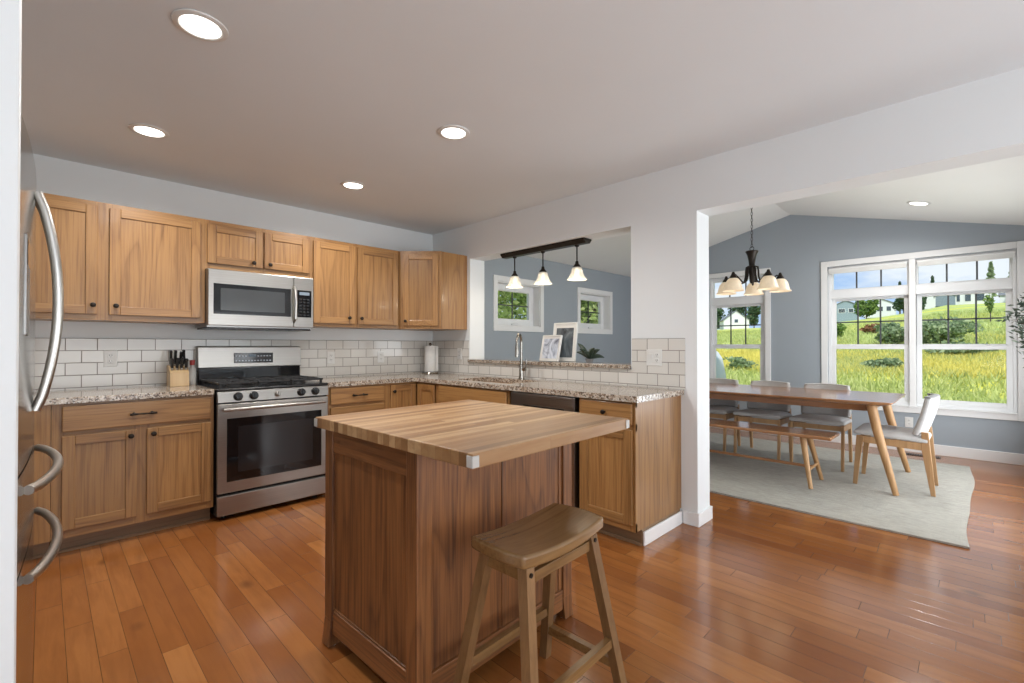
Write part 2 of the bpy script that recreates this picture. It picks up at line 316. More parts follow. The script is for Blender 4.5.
# ------------------------------------------------------------------ mesh helpers
class MB:
    def __init__(s): s.bm = bmesh.new(); s.mats = []; s.sharp = 35
    def mi(s, m):
        if m not in s.mats: s.mats.append(m)
        return s.mats.index(m)
    def _join(s, b, m, smooth=True):
        i = s.mi(m)
        for f in b.faces: f.material_index = i; f.smooth = smooth
        me = D.meshes.new('tmp'); b.to_mesh(me); b.free(); s.bm.from_mesh(me); D.meshes.remove(me)
    def box(s, x0, x1, y0, y1, z0, z1, m, bev=0.0, seg=2, mat=None):
        b = bmesh.new(); bmesh.ops.create_cube(b, size=1.0)
        for v in b.verts:
            v.co = Vector(((x0 + x1) / 2 + v.co.x * (x1 - x0), (y0 + y1) / 2 + v.co.y * (y1 - y0), (z0 + z1) / 2 + v.co.z * (z1 - z0)))
        if bev > 0: bmesh.ops.bevel(b, geom=b.edges[:], offset=bev, segments=seg, affect='EDGES', profile=0.5)
        if mat is not None: bmesh.ops.transform(b, matrix=mat, verts=b.verts)
        s._join(b, m, False); return s
    def prism(s, pts, a0, a1, m, axis='y', bev=0.0, mat=None):
        # pts: 2-D polygon in the plane normal to axis; y:(x,z)  x:(y,z)  z:(x,y)
        def P(p, a):
            return Vector((p[0], a, p[1])) if axis == 'y' else (Vector((a, p[0], p[1])) if axis == 'x' else Vector((p[0], p[1], a)))
        b = bmesh.new(); A = [b.verts.new(P(p, a0)) for p in pts]; B = [b.verts.new(P(p, a1)) for p in pts]; n = len(pts)
        b.faces.new(A); b.faces.new(B[::-1])
        for i in range(n): b.faces.new((A[i], B[i], B[(i + 1) % n], A[(i + 1) % n]))
        bmesh.ops.recalc_face_normals(b, faces=b.faces[:])
        if bev > 0: bmesh.ops.bevel(b, geom=b.edges[:], offset=bev, segments=2, affect='EDGES', profile=0.5)
        if mat is not None: bmesh.ops.transform(b, matrix=mat, verts=b.verts)
        s._join(b, m, len(pts) > 8); return s
    def tube(s, pts, r, m, n=10, closed=False, flat=1.0, up=None):
        pts = [Vector(p) for p in pts]; N = len(pts)
        rs = list(r) if isinstance(r, (list, tuple)) else [r] * N
        b = bmesh.new(); rings = []; prev = None
        for i, p in enumerate(pts):
            if closed: tn = (pts[(i + 1) % N] - pts[i - 1])
            else: tn = pts[min(i + 1, N - 1)] - pts[max(i - 1, 0)]
            tn.normalize()
            if prev is None:
                ref = Vector(up) if up else (Vector((0, 0, 1)) if abs(tn.z) < 0.9 else Vector((1, 0, 0)))
                a = tn.cross(ref).normalized()
            else:
                a = (prev - tn * prev.dot(tn)).normalized()
            prev = a; c = tn.cross(a)
            off = math.pi / 4 if n == 4 else 0
            rings.append([b.verts.new(p + (a * math.cos(2 * math.pi * k / n + off) * flat + c * math.sin(2 * math.pi * k / n + off)) * rs[i]) for k in range(n)])
        for i in range(N if closed else N - 1):
            A = rings[i]; B = rings[(i + 1) % N]
            for k in range(n): b.faces.new((A[k], A[(k + 1) % n], B[(k + 1) % n], B[k]))
        if not closed: b.faces.new(rings[0][::-1]); b.faces.new(rings[-1])
        bmesh.ops.recalc_face_normals(b, faces=b.faces[:])
        s._join(b, m); return s
    def lathe(s, prof, m, n=24, mat=None):
        b = bmesh.new(); rings = []
        for (r, z) in prof:
            if r < 1e-6: rings.append([b.verts.new((0, 0, z))])
            else: rings.append([b.verts.new((r * math.cos(2 * math.pi * k / n), r * math.sin(2 * math.pi * k / n), z)) for k in range(n)])
        for A, B in zip(rings, rings[1:]):
            if len(A) == 1 and len(B) == 1: continue
            for k in range(n):
                k2 = (k + 1) % n
                if len(A) == 1: b.faces.new((A[0], B[k2], B[k]))
                elif len(B) == 1: b.faces.new((A[k], A[k2], B[0]))
                else: b.faces.new((A[k], A[k2], B[k2], B[k]))
        bmesh.ops.recalc_face_normals(b, faces=b.faces[:])
        if mat is not None: bmesh.ops.transform(b, matrix=mat, verts=b.verts)
        s._join(b, m); return s
    def grid(s, f, nu, nv, m, thick=None):
        b = bmesh.new(); V = [[b.verts.new(f(i / nu, j / nv)) for j in range(nv + 1)] for i in range(nu + 1)]
        for i in range(nu):
            for j in range(nv): b.faces.new((V[i][j], V[i + 1][j], V[i + 1][j + 1], V[i][j + 1]))
        if thick: bmesh.ops.recalc_face_normals(b, faces=b.faces[:]); bmesh.ops.solidify(b, geom=b.faces[:], thickness=thick)
        s._join(b, m); return s
    def xf(s, mat): bmesh.ops.transform(s.bm, matrix=mat, verts=s.bm.verts); return s
    def build(s, name, parent=None, loc=None, rz=None, sharp=None, kind=None):
        me = D.meshes.new(name); s.bm.to_mesh(me); s.bm.free()
        for m in s.mats: me.materials.append(m)
        sm = [p.use_smooth for p in me.polygons]
        me.set_sharp_from_angle(angle=R(sharp or s.sharp)); me.polygons.foreach_set('use_smooth', sm); me.update()
        o = D.objects.new(name, me); COL.objects.link(o)
        if parent is not None: o.parent = parent
        if loc is not None: o.location = loc
        if rz is not None: o.rotation_euler.z = rz
        if kind: o['kind'] = kind
        return o

def T(x=0, y=0, z=0): return Matrix.Translation((x, y, z))
def RX(a): return Matrix.Rotation(R(a), 4, 'X')
def RY(a): return Matrix.Rotation(R(a), 4, 'Y')
def RZ(a): return Matrix.Rotation(R(a), 4, 'Z')
def tag(o, label, cat, group=None, kind=None):
    o['label'] = label; o['category'] = cat
    if group: o['group'] = group
    if kind: o['kind'] = kind
    return o
def thing(name, label, cat, loc=(0, 0, 0), rz=0.0, group=None):
    o = D.objects.new(name, None); COL.objects.link(o); o.location = loc; o.rotation_euler.z = R(rz); o.empty_display_size = 0.1
    return tag(o, label, cat, group)
def struct_root(name, loc=(0, 0, 0), rz=0):
    o = D.objects.new(name, None); COL.objects.link(o); o.location = loc; o.rotation_euler.z = R(rz); o['kind'] = 'structure'; return o
def copy_tree(o, parent=None):
    c = o.copy(); COL.objects.link(c)
    if parent is not None: c.parent = parent
    for ch in list(o.children): copy_tree(ch, c)
    return c
STR = 'structure'

# ------------------------------------------------------------------ setting: floor, walls, ceilings
H = 2.465
MB().box(-5.2, 4.05, -7.2, 0.2, -0.12, 0.0, M['floor']).build('floor', kind=STR)
MB().box(-5.2, 0.0, -7.2, 0.2, H, H + 0.06, M['ceiling']).build('ceiling', kind=STR)
MB().box(-4.1, 0.0, 0.0, 0.15, 0, H, M['wall']).build('wall_back', kind=STR)
wr = MB()
wr.box(0, 0.2, -0.655, 0.15, 0, H, M['wall'])
wr.box(0, 0.2, -2.523, -0.655, 0, 1.04, M['wall']); wr.box(0, 0.2, -2.523, -0.655, 2.11, H, M['wall'])
wr.box(0, 0.2, -3.022, -2.523, 0, H, M['wall']); wr.box(0, 0.2, -4.95, -3.022, 2.125, H, M['wall'])
wr.box(0, 0.2, -7.1, -4.95, 0, H, M['wall'])
wr.prism([(-0.27, H), (-2.62, 2.96), (-4.97, H)], 0.06, 0.2, M['wall'], 'x')
wr.build('wall_right', kind=STR)
wl = MB(); wl.box(-4.1, -3.1325, -2.94, -2.845, 0, H, M['wall'], 0.003); wl.box(-4.1, -3.95, -2.845, 0.15, 0, H, M['wall'])
wl.build('wall_left', kind=STR)
MB().box(-5.2, -5.05, -7.1, -2.94, 0, H, M['wall']).box(-5.05, -4.1, -2.94, -2.845, 0, H, M['wall']).build('wall_far_left', kind=STR)
MB().box(-5.2, 4.05, -7.2, -7.05, 0, H, M['wall']).build('wall_rear', kind=STR)

# dining / sunroom shell : ridge along X at Y=-2.62
RZ0, RY0, SL = 2.955, -2.62, 0.25
def eave(y): return RZ0 - SL * abs(y - RY0)
cd = MB()
for y0, y1 in ((-5.1, RY0), (RY0, -0.07)):
    cd.prism([(y0, eave(y0)), (y1, eave(y1)), (y1, eave(y1) + 0.08), (y0, eave(y0) + 0.08)], 0.0 if False else 0.2, 4.05, M['ceiling_dining'], 'x')
cd.build('ceiling', kind=STR)

def gable_wall():
    g = MB(); x0, x1 = 3.9, 4.05; m = M['greywall']
    ops = [(-4.66, -3.035, 0.515, 2.205), (-2.31, -1.545, 0.515, 2.205)]
    ys = [-5.1, -4.66, -3.035, -2.31, -1.545, -0.07]
    for a, b in zip(ys, ys[1:]):
        if (a, b) in [(o[0], o[1]) for o in ops]:
            g.box(x0, x1, a, b, 0, 0.515, m); g.box(x0, x1, a, b, 2.205, 2.3, m)
        else: g.box(x0, x1, a, b, 0, 2.3, m)
    g.prism([(-5.1, 2.3), (-5.1, eave(-5.1)), (RY0, RZ0), (-0.07, eave(-0.07)), (-0.07, 2.3)], x0, x1, m, 'x')
    return g.build('wall_window_side', kind=STR)
gable_wall()
sw = MB(); xs = [0.2, 0.746, 1.526, 2.405, 3.185, 3.9]
for i, (a, b) in enumerate(zip(xs, xs[1:])):
    if i in (1, 3): sw.box(a, b, -0.27, -0.07, 0, 1.455, M['greywall']); sw.box(a, b, -0.27, -0.07, 1.995, 2.36, M['greywall'])
    else: sw.box(a, b, -0.27, -0.07, 0, 2.36, M['greywall'])
sw.build('wall_sunroom', kind=STR)
MB().box(0.2, 4.05, -5.1, -4.97, 0, 2.40, M['greywall']).build('wall_dining_side', kind=STR)

# backsplash tiles (wall coverings)
MB().box(-3.95, -0.009, -0.008, -0.0005, 0.914, 1.265, M['tile']).build('trim_1', kind=STR)
t2 = MB(); t2.box(0.012, 0.645, -0.008, -0.0005, 0.914, 1.265, M['tile']); t2.box(0.645, 2.535, -0.008, -0.0005, 0.914, 1.039, M['tile']); t2.box(2.535, 2.94, -0.008, -0.0005, 0.914, 1.265, M['tile'])
t2.build('trim_2', loc=(0, 0, 0), rz=R(-90), kind=STR)

def baseboard(name, boxes, m='trim'):
    b = MB()
    for q in boxes: b.box(*q, M[m], 0.004)
    return b.build(name, kind=STR)
baseboard('baseboard_window_side', [(3.882, 3.8995, -4.96, -0.29, 0.0, 0.115)])
baseboard('baseboard_sunroom', [(0.22, 3.88, -0.29, -0.2705, 0.0, 0.115)])
baseboard('baseboard_column', [(-0.015, -0.0005, -3.037, -2.925, 0, 0.09), (-0.0005, 0.2, -3.037, -3.0225, 0, 0.09), (0.2005, 0.215, -3.037, -0.3, 0, 0.09)])
baseboard('baseboard_cabinet_end', [(-0.53, -0.016, -2.9245, -2.9105, 0, 0.085)])

# ------------------------------------------------------------------ windows
def glassbox(mb, *a): mb.box(*a, M['glass'])
def small_window(name, xc):
    r = struct_root(name, (xc, -0.27, 0)); hw = 0.39
    c = MB(); t = 0.065
    c.box(-hw - t, -hw, -0.018, 0, 1.39, 2.06, M['trim'], 0.003); c.box(hw, hw + t, -0.018, 0, 1.39, 2.06, M['trim'], 0.003)
    c.box(-hw, hw, -0.018, 0, 1.995, 2.06, M['trim'], 0.003); c.box(-hw, hw, -0.018, 0, 1.39, 1.455, M['trim'], 0.003)
    c.build('casing', r)
    j = MB(); j.box(-hw, -hw + 0.012, 0, 0.2, 1.455, 1.995, M['trim']); j.box(hw - 0.012, hw, 0, 0.2, 1.455, 1.995, M['trim'])
    j.box(-hw, hw, 0, 0.2, 1.983, 1.995, M['trim']); j.box(-hw, hw, 0, 0.2, 1.455, 1.467, M['trim']); j.build('jamb', r)
    s = MB(); a = hw - 0.012; b = a - 0.085
    for q in ((-a, -b, 1.467, 1.983), (b, a, 1.467, 1.983), (-b, b, 1.898, 1.983), (-b, b, 1.467, 1.552)): s.box(q[0], q[1], 0.10, 0.15, q[2], q[3], M['vinyl'], 0.006)
    s.build('sash', r)
    m = MB(); m.box(-0.007, 0.007, 0.123, 0.133, 1.552, 1.898, M['muntin']); m.box(-b, b, 0.123, 0.133, 1.718, 1.732, M['muntin']); m.build('muntin', r)
    g = MB(); g.box(-b, b, 0.126, 0.130, 1.552, 1.898, M['glass']); g.build('pane', r)
    k = MB(); k.box(-0.05, 0.05, 0.075, 0.10, 1.475, 1.495, M['vinyl'], 0.006); k.tube([(-0.03, 0.08, 1.497), (0.05, 0.07, 1.50)], 0.006, M['vinyl'], 8); k.build('crank_handle', r)
    return r
small_window('window_1', 1.136); small_window('window_2', 2.795)

def window_unit(r, ya, yb):
    # one unit between ya (left, larger y) and yb ; X is absolute offset from the wall face (0 .. 0.15)
    f = MB(); V = M['vinyl']
    f.box(0.02, 0.13, ya - 0.03, ya, 0.515, 2.205, V, 0.003); f.box(0.02, 0.13, yb, yb + 0.03, 0.515, 2.205, V, 0.003)
    f.box(0.02, 0.13, yb + 0.03, ya - 0.03, 1.80, 1.905, V, 0.004); f.box(0.02, 0.13, yb + 0.03, ya - 0.03, 0.515, 0.56, V, 0.004); f.box(0.02, 0.13, yb + 0.03, ya - 0.03, 2.17, 2.205, V, 0.004)
    f.build('frame', r)
    s = MB(); w = 0.048
    a, b = ya - 0.03, yb + 0.03
    for (x0, x1, z0, z1, t, bt) in ((0.065, 0.10, 1.195, 1.80, 0.03, 0.035), (0.03, 0.065, 0.56, 1.215, 0.045, 0.05)):
        s.box(x0, x1, a - w, a, z0, z1, V, 0.004); s.box(x0, x1, b, b + w, z0, z1, V, 0.004)
        s.box(x0, x1, b + w, a - w, z1 - t, z1, V, 0.004); s.box(x0, x1, b + w, a - w, z0, z0 + bt, V, 0.004)
    s.build('sash', r)
    tr = MB(); 
    tr.box(0.05, 0.09, a - 0.02, a, 1.905, 2.17, V, 0.003); tr.box(0.05, 0.09, b, b + 0.02, 1.905, 2.17, V, 0.003); tr.box(0.05, 0.09, b + .02, a - .02, 1.905, 1.92, V, 0.003); tr.box(0.05, 0.09, b + .02, a - .02, 2.15, 2.17, V, 0.003)
    tr.build('transom_sash', r)
    m = MB(); k = M['muntin']; ga, gb = a - w, b + w
    for i in (1, 2):
        y = ga + (gb - ga) * i / 3; m.box(0.078, 0.088, y - 0.008, y + 0.008, 1.23, 1.77, k)
    m.box(0.078, 0.088, gb, ga, 1.495, 1.511, k)
    ta, tb = a - 0.02, b + 0.02
    for i in (1, 2):
        y = ta + (tb - ta) * i / 3; m.box(0.065, 0.075, y - 0.008, y + 0.008, 1.92, 2.15, k)
    m.build('muntin', r)
    for (x, za, zb, p, q) in ((0.083, 1.23, 1.77, gb, ga), (0.047, 0.61, 1.17, gb, ga), (0.07, 1.92, 2.15, tb, ta)):
        MB().box(x - 0.002, x + 0.002, p, q, za, zb, M['glass']).build('pane', r)
    lk = MB()
    for y in (ga - 0.12, gb + 0.12): lk.box(0.035, 0.06, y - 0.03, y + 0.03, 1.215, 1.228, V, 0.004)
    lk.build('sash_lock', r)
def big_window(name, ya, yb, units):
    r = struct_root(name, (3.9, 0, 0)); t = 0.07; c = MB(); m = M['trim']
    c.box(-0.02, 0, ya, ya + t, 0.445, 2.275, m, 0.004); c.box(-0.02, 0, yb - t, yb, 0.445, 2.275, m, 0.004)
    c.box(-0.02, 0, yb, ya, 2.205, 2.275, m, 0.004); c.box(-0.02, 0, yb, ya, 0.445, 0.515, m, 0.004); c.box(-0.035, 0.02, yb, ya, 0.512, 0.522, m, 0.003)
    c.build('casing', r)
    for a, b in units: window_unit(r, a, b)
    if len(units) > 1:
        y = units[0][1]; MB().box(-0.012, 0.14, y - 0.03, y + 0.03, 0.522, 2.205, m, 0.004).build('mullion', r)
    return r
big_window('window_3', -1.545, -2.31, [(-1.545, -2.31)])
big_window('window_4', -3.035, -4.66, [(-3.035, -3.848), (-3.848, -4.66)])

def blind(ya, yb, label):
    r = thing('roller_blind', label, 'window blind', (3.9, 0, 0), group='raised roller blinds')
    b = MB(); b.tube([(0.045 - 0.03, ya - 0.01, 2.165), (0.045 - 0.03, yb + 0.01, 2.165)], 0.026, M['trim'], 16); b.build('roller', r)
    b = MB(); b.box(-0.011, -0.008, yb + 0.015, ya - 0.015, 2.125, 2.165, M['white']); b.build('fabric', r)
    b = MB(); b.box(-0.016, -0.004, yb + 0.015, ya - 0.015, 2.112, 2.127, M['white'], 0.003); b.build('bottom_bar', r)
blind(-3.036, -3.815, 'white roller blind rolled up at top of big window, half nearer the corner')
blind(-3.88, -4.659, 'white roller blind rolled up at top of big window, half nearer the olive tree')


# ------------------------------------------------------------------ cabinets
def knob(parent, x, y, z, mat=None):
    b = MB(); K = T(x, y, z) @ RX(90)
    if mat is not None: K = mat @ K
    b.lathe([(0.0, 0), (0.007, 0), (0.006, 0.012), (0.012, 0.017), (0.0155, 0.022), (0.0145, 0.028), (0.008, 0.031), (0, 0.032)], M['bronze'], 16, K)
    return b.build('knob', parent)
def pull(parent, x, y, z, hw=0.055):
    b = MB()
    for sx in (-1, 1): b.lathe([(0, 0), (0.010, 0), (0.009, 0.006), (0.006, 0.010), (0.006, 0.028), (0, 0.03)], M['bronze'], 12, T(x + sx * hw * 0.82, y, z) @ RX(90))
    b.tube([(x - hw - 0.012, y - 0.027, z), (x - hw * 0.7, y - 0.030, z), (x - hw * .4, y - 0.029, z), (x, y - 0.028, z), (x + hw * .4, y - 0.029, z), (x + hw * 0.7, y - 0.030, z), (x + hw + 0.012, y - 0.027, z)], [0.007, 0.0075, 0.0045, 0.0055, 0.0045, 0.0075, 0.007], M['bronze'], 10)
    return b.build('pull', parent)
def door(root, x0, x1, z0, z1, y, kx=None, kz=None, mat=None, st=0.056):
    d = MB(); a, b = y - 0.020, y - 0.001; e = 0.003
    d.box(x0, x0 + st, a, b, z0, z1, M['oakz'], e); d.box(x1 - st, x1, a, b, z0, z1, M['oakz'], e)
    d.box(x0 + st, x1 - st, a, b, z1 - st, z1, M['oakx'], e); d.box(x0 + st, x1 - st, a, b, z0, z0 + st, M['oakx'], e)
    if mat is not None: d.xf(mat)
    dr = d.build('door', root)
    p = MB(); p.box(x0 + st - 0.004, x1 - st + 0.004, a + 0.009, b - 0.001, z0 + st - 0.004, z1 - st + 0.004, M['oakz'])
    if mat is not None: p.xf(mat)
    p.build('panel', dr)
    if kx is not None: knob(dr, kx, a, kz, mat)
    return dr
def drawer(root, x0, x1, z0, z1, y, handle='pull'):
    d = MB(); d.box(x0, x1, y - 0.020, y - 0.001, z0, z1, M['oakx'], 0.005)
    dr = d.build('drawer', root)
    if handle == 'pull': pull(dr, (x0 + x1) / 2, y - 0.020, (z0 + z1) / 2)
    elif handle == 'knob': knob(dr, (x0 + x1) / 2, y - 0.020, (z0 + z1) / 2)
    return dr
def frame_fill(root, stiles, rails, y, mat=None):
    f = MB()
    for x0, x1, z0, z1 in stiles: f.box(x0, x1, y, y + 0.019, z0, z1, M['oakz'])
    for x0, x1, z0, z1 in rails: f.box(x0, x1, y + 0.0005, y + 0.0185, z0, z1, M['oakx'])
    if mat is not None: f.xf(mat)
    return f.build('face_frame', root)

ZB, ZT = 1.378, 2.145
def upper(label, loc, rz, w, d, z0, z1, doors, stiles, group='upper wall cabinets'):
    r = thing('wall_cabinet', label, 'cabinet', loc, rz, group)
    b = MB(); b.box(0.0005, w - 0.0005, -d + 0.019, -0.001, z0, z1, M['oakz'])
    b.build('body', r)
    frame_fill(r, [(max(0, a), min(w, c), z0, z1) for a, c in stiles], [(0, w, z1 - 0.045, z1), (0, w, z0, z0 + 0.045)], -d)
    for q in doors: door(r, *q)
    return r
yd = -0.325 + 0.0
DU = 0.325
x0 = -3.42; w = -2.262 - x0
upper('oak wall cabinet with two doors left of the microwave, above the left counter', (x0, 0, 0), 0, w, DU, ZB, ZT,
      [(-3.36 - x0, -2.856 - x0, 1.415, 2.115, -DU, -2.876 - x0, 1.474), (-2.797 - x0, -2.293 - x0, 1.415, 2.115, -DU, -2.764 - x0, 1.474)],
      [(0, 0.08), (-2.87 - x0, -2.78 - x0), (w - 0.045, w)])
x0 = -2.2615; w = 0.763
upper('short oak wall cabinet with two small doors directly above the microwave', (x0, 0, 0), 0, w, DU, 1.782, ZT,
      [(0.012, 0.390, 1.825, 2.115, -DU, 0.318, 1.858), (0.398, 0.751, 1.825, 2.115, -DU, 0.436, 1.858)], [(0, 0.03), (0.37, 0.41), (w - 0.03, w)])
x0 = -1.498; w = 0.887
upper('tall oak wall cabinet with two doors between microwave and corner cabinet', (x0, 0, 0), 0, w, DU, ZB, ZT,
      [(0.023, 0.400, 1.408, 2.115, -DU, 0.338, 1.462), (0.426, 0.845, 1.408, 2.115, -DU, 0.455, 1.462)], [(0, 0.04), (0.38, 0.445), (w - 0.05, w)])
# diagonal corner cabinet
r = thing('corner_wall_cabinet', 'diagonal oak corner wall cabinet with one door beside the pass-through', 'cabinet', (0, 0, 0), 0, 'upper wall cabinets')
b = MB(); b.prism([(-0.001, -0.001), (-0.6105, -0.001), (-0.6105, -0.324), (-0.325, -0.61), (-0.001, -0.61)], ZB, ZT, M['oakz'], 'z'); b.build('body', r)
MD = T(-0.6105, -0.325, 0) @ RZ(-45); wd = 0.4037
frame_fill(r, [(0.0, 0.045, ZB, ZT), (wd - 0.045, wd, ZB, ZT)], [(0, wd, ZT - 0.045, ZT), (0, wd, ZB, ZB + 0.045)], -0.019, MD)
door(r, 0.03, wd - 0.03, 1.408, 2.115, -0.019, 0.058, 1.452, MD)

def base(label, loc, rz, w, d=0.61, left_end=False, fronts=(), drawers=(), stiles=(), rails=(), group='oak base cabinets', name='base_cabinet'):
    r = thing(name, label, 'cabinet', loc, rz, group)
    b = MB(); b.box(0.0005, w - 0.0005, -d + 0.019, -0.002, 0.10, 0.876, M['oakz']); b.build('body', r)
    k = MB(); k.box(0.002, w - 0.002, -0.535, -0.02, 0.0, 0.0995, M['toekick']); k.box(0.002, w - 0.002, -0.548, -0.5352, 0.0, 0.018, M['toekick'], 0.003); k.build('toe_kick', r)
    frame_fill(r, [(a, c, 0.10, 0.876) for a, c in stiles], [(0, w, 0.845, 0.876), (0, w, 0.10, 0.15)] + list(rails), -d)
    for q in drawers: drawer(r, *q)
    for q in fronts: door(r, *q)
    return r
x0 = -3.062; w = -2.2655 - x0
base('oak base cabinet with one wide drawer over two doors, left of the range', (x0, 0, 0), 0, w,
     fronts=[(0.043, 0.382, 0.150, 0.690, -0.61, 0.350, 0.655), (0.430, 0.777, 0.150, 0.690, -0.61, 0.462, 0.655)],
     drawers=[(0.043, 0.777, 0.715, 0.862, -0.61)], stiles=[(0, 0.06), (0.365, 0.445), (w - 0.04, w)], rails=[(0, w, 0.68, 0.73)])
base('oak corner base cabinet at far left, half hidden behind the refrigerator handles', (-3.94, 0, 0), 0, 0.876,
     fronts=[(0.25, 0.62, 0.150, 0.690, -0.61, 0.59, 0.655)], drawers=[(0.25, 0.62, 0.715, 0.862, -0.61)], stiles=[(0, 0.27), (0.60, 0.876)], rails=[(0, 0.876, 0.68, 0.73)])
x0 = -1.479; w = 0.562
base('narrow oak base cabinet of stacked drawers, right of the range', (x0, 0, 0), 0, w,
     drawers=[(0.03, 0.515, 0.728, 0.862, -0.61), (0.03, 0.515, 0.44, 0.705, -0.61), (0.03, 0.515, 0.15, 0.417, -0.61)], stiles=[(0, 0.05), (w - 0.06, w)], rails=[(0, w, 0.70, 0.74), (0, w, 0.41, 0.45)])
# corner cabinet with folding L door
r = thing('corner_base_cabinet', 'oak corner base cabinet with a folding two-leaf door, below the paper towels', 'cabinet', (0, 0, 0), 0, 'oak base cabinets')
b = MB(); b.prism([(-0.002, -0.002), (-0.916, -0.002), (-0.916, -0.59), (-0.59, -0.59), (-0.59, -0.952), (-0.002, -0.952)], 0.10, 0.876, M['oakz'], 'z'); b.build('body', r)
MB().prism([(-0.02, -0.02), (-0.914, -0.02), (-0.914, -0.535), (-0.535, -0.535), (-0.535, -0.95), (-0.02, -0.95)], 0, 0.0995, M['toekick'], 'z').build('toe_kick', r)
f = MB(); f.box(-0.916, -0.88, -0.61, -0.5905, 0.10, 0.876, M['oakz']); f.box(-0.61, -0.5905, -0.952, -0.91, 0.10, 0.876, M['oakz'])
f.box(-0.88, -0.5905, -0.6095, -0.591, 0.855, 0.876, M['oakx']); f.box(-0.88, -0.5905, -0.6095, -0.591, 0.10, 0.14, M['oakx'])
f.box(-0.6095, -0.591, -0.91, -0.61, 0.855, 0.876, M['oakx']); f.box(-0.6095, -0.591, -0.91, -0.61, 0.10, 0.14, M['oakx']); f.build('face_frame', r)
door(r, -0.897, -0.633, 0.15, 0.858, -0.61, -0.872, 0.80)
door(r, 0.0, 0.265, 0.15, 0.858, 0.0, None, None, T(-0.61, -0.640, 0) @ RZ(-90))

base('oak sink base cabinet with a plain false drawer front under the sink', (0, -0.954, 0), -90, 0.894,
     fronts=[(0.02, 0.42, 0.15, 0.690, -0.61, 0.395, 0.655), (0.47, 0.874, 0.15, 0.690, -0.61, 0.497, 0.655)],
     drawers=[(0.02, 0.874, 0.715, 0.862, -0.61, None)], stiles=[(0, 0.04), (0.40, 0.49), (0.854, 0.894)], rails=[(0, 0.894, 0.68, 0.73)])
base('oak base cabinet with a knob drawer over one door, at the counter end', (0, -2.498, 0), -90, 0.412,
     fronts=[(0.022, 0.395, 0.14, 0.708, -0.61, 0.205, 0.672)], drawers=[(0.022, 0.395, 0.738, 0.866, -0.61, 'knob')],
     stiles=[(0, 0.04), (0.375, 0.412)], rails=[(0, 0.412, 0.70, 0.745)])

# countertops
def slab(name, label, polys, cut=None):
    b = MB()
    for q in polys: b.prism(q, 0.877, 0.914, M['granite'], 'z', 0.004)
    return tag(b.build(name), label, 'countertop')
slab('granite_countertop', 'speckled granite countertop left of the range, under the knife block', [[(-3.945, -0.012), (-3.945, -0.64), (-2.268, -0.64), (-2.268, -0.012)]])
b = MB()
g = M['granite']
# L shaped top built round the sink opening (x -0.51..-0.13, y -1.07..-1.74)
me_poly = [(-1.4785, -0.012), (-1.4785, -0.64), (-0.64, -0.64), (-0.64, -2.938), (-0.0, -2.938), (-0.0, -0.012)]
bb = bmesh.new(); hole = [(-0.52, -1.06), (-0.52, -1.76), (-0.14, -1.76), (-0.14, -1.06)]
pieces = [[(-1.4785, -0.012), (-1.4785, -0.64), (-0.64, -0.64), (-0.012, -0.64), (-0.012, -0.012)],
          [(-0.64, -0.64), (-0.64, -1.06), (-0.012, -1.06), (-0.012, -0.64)],
          [(-0.64, -1.06), (-0.64, -1.76), (-0.52, -1.76), (-0.52, -1.06)], [(-0.14, -1.06), (-0.14, -1.76), (-0.012, -1.76), (-0.012, -1.06)],
          [(-0.64, -1.76), (-0.64, -2.938), (-0.012, -2.938), (-0.012, -1.76)]]
for q in pieces: b.prism(q, 0.877, 0.914, g, 'z')
tag(b.build('granite_countertop'), 'long L-shaped speckled granite countertop with the sink, below the pass-through', 'countertop')
lb = MB(); lb.box(-0.035, 0.235, -2.5225, -0.6555, 1.0405, 1.071, M['granite'], 0.004)
tag(lb.build('granite_ledge'), 'long speckled granite ledge across the bottom of the pass-through', 'ledge')

# sink
r = thing('kitchen_sink', 'stainless undermount sink with two bowls set in the granite counter', 'sink', (-0.33, -1.41, 0.876))
for y0, y1 in ((0.012, 0.348), (-0.348, -0.012)):
    s_ = MB(); S_ = M['steel']
    s_.box(-0.188, 0.188, y0, y0 + 0.004, -0.19, -0.001, S_); s_.box(-0.188, 0.188, y1 - 0.004, y1, -0.19, -0.001, S_)
    s_.box(-0.188, -0.184, y0, y1, -0.19, -0.001, S_); s_.box(0.184, 0.188, y0, y1, -0.19, -0.001, S_); s_.box(-0.188, 0.188, y0, y1, -0.194, -0.19, S_)
    o = s_.build('bowl', r)
    MB().lathe([(0, 0), (0.04, 0), (0.045, 0.004), (0.03, 0.003), (0, 0.001)], M['darksteel'], 20, T(0, (y0 + y1) / 2, -0.19)).build('drain', o)
# faucet
r = thing('kitchen_faucet', 'tall brushed nickel gooseneck faucet with pull-down spout at the sink', 'faucet', (-0.085, -1.47, 0.914))
b = MB(); b.lathe([(0, 0), (0.028, 0), (0.028, 0.006), (0.022, 0.010), (0.020, 0.05), (0.019, 0.12), (0.016, 0.13), (0, 0.13)], M['nickel'], 20); b.build('base', r)
fx, fy = -0.88, -0.475; arc = 0.072
b = MB(); pts = [(0, 0, 0.12), (0, 0, 0.24), (0, 0, 0.325)]
for k in range(1, 13):
    a = math.pi * k / 12; q = arc * (1 - math.cos(a)); pts.append((fx * q, fy * q, 0.325 + 0.075 * math.sin(a)))
pts.append((fx * arc * 2.02, fy * arc * 2.02, 0.30)); b.tube(pts, 0.0115, M['nickel'], 12); b.build('spout', r)
b = MB(); b.tube([(fx * arc * q, fy * arc * q, z) for q, z in ((2.02, 0.31), (2.06, 0.25), (2.1, 0.20))], [0.014, 0.017, 0.016], M['nickel'], 14); b.build('spray_head', r)
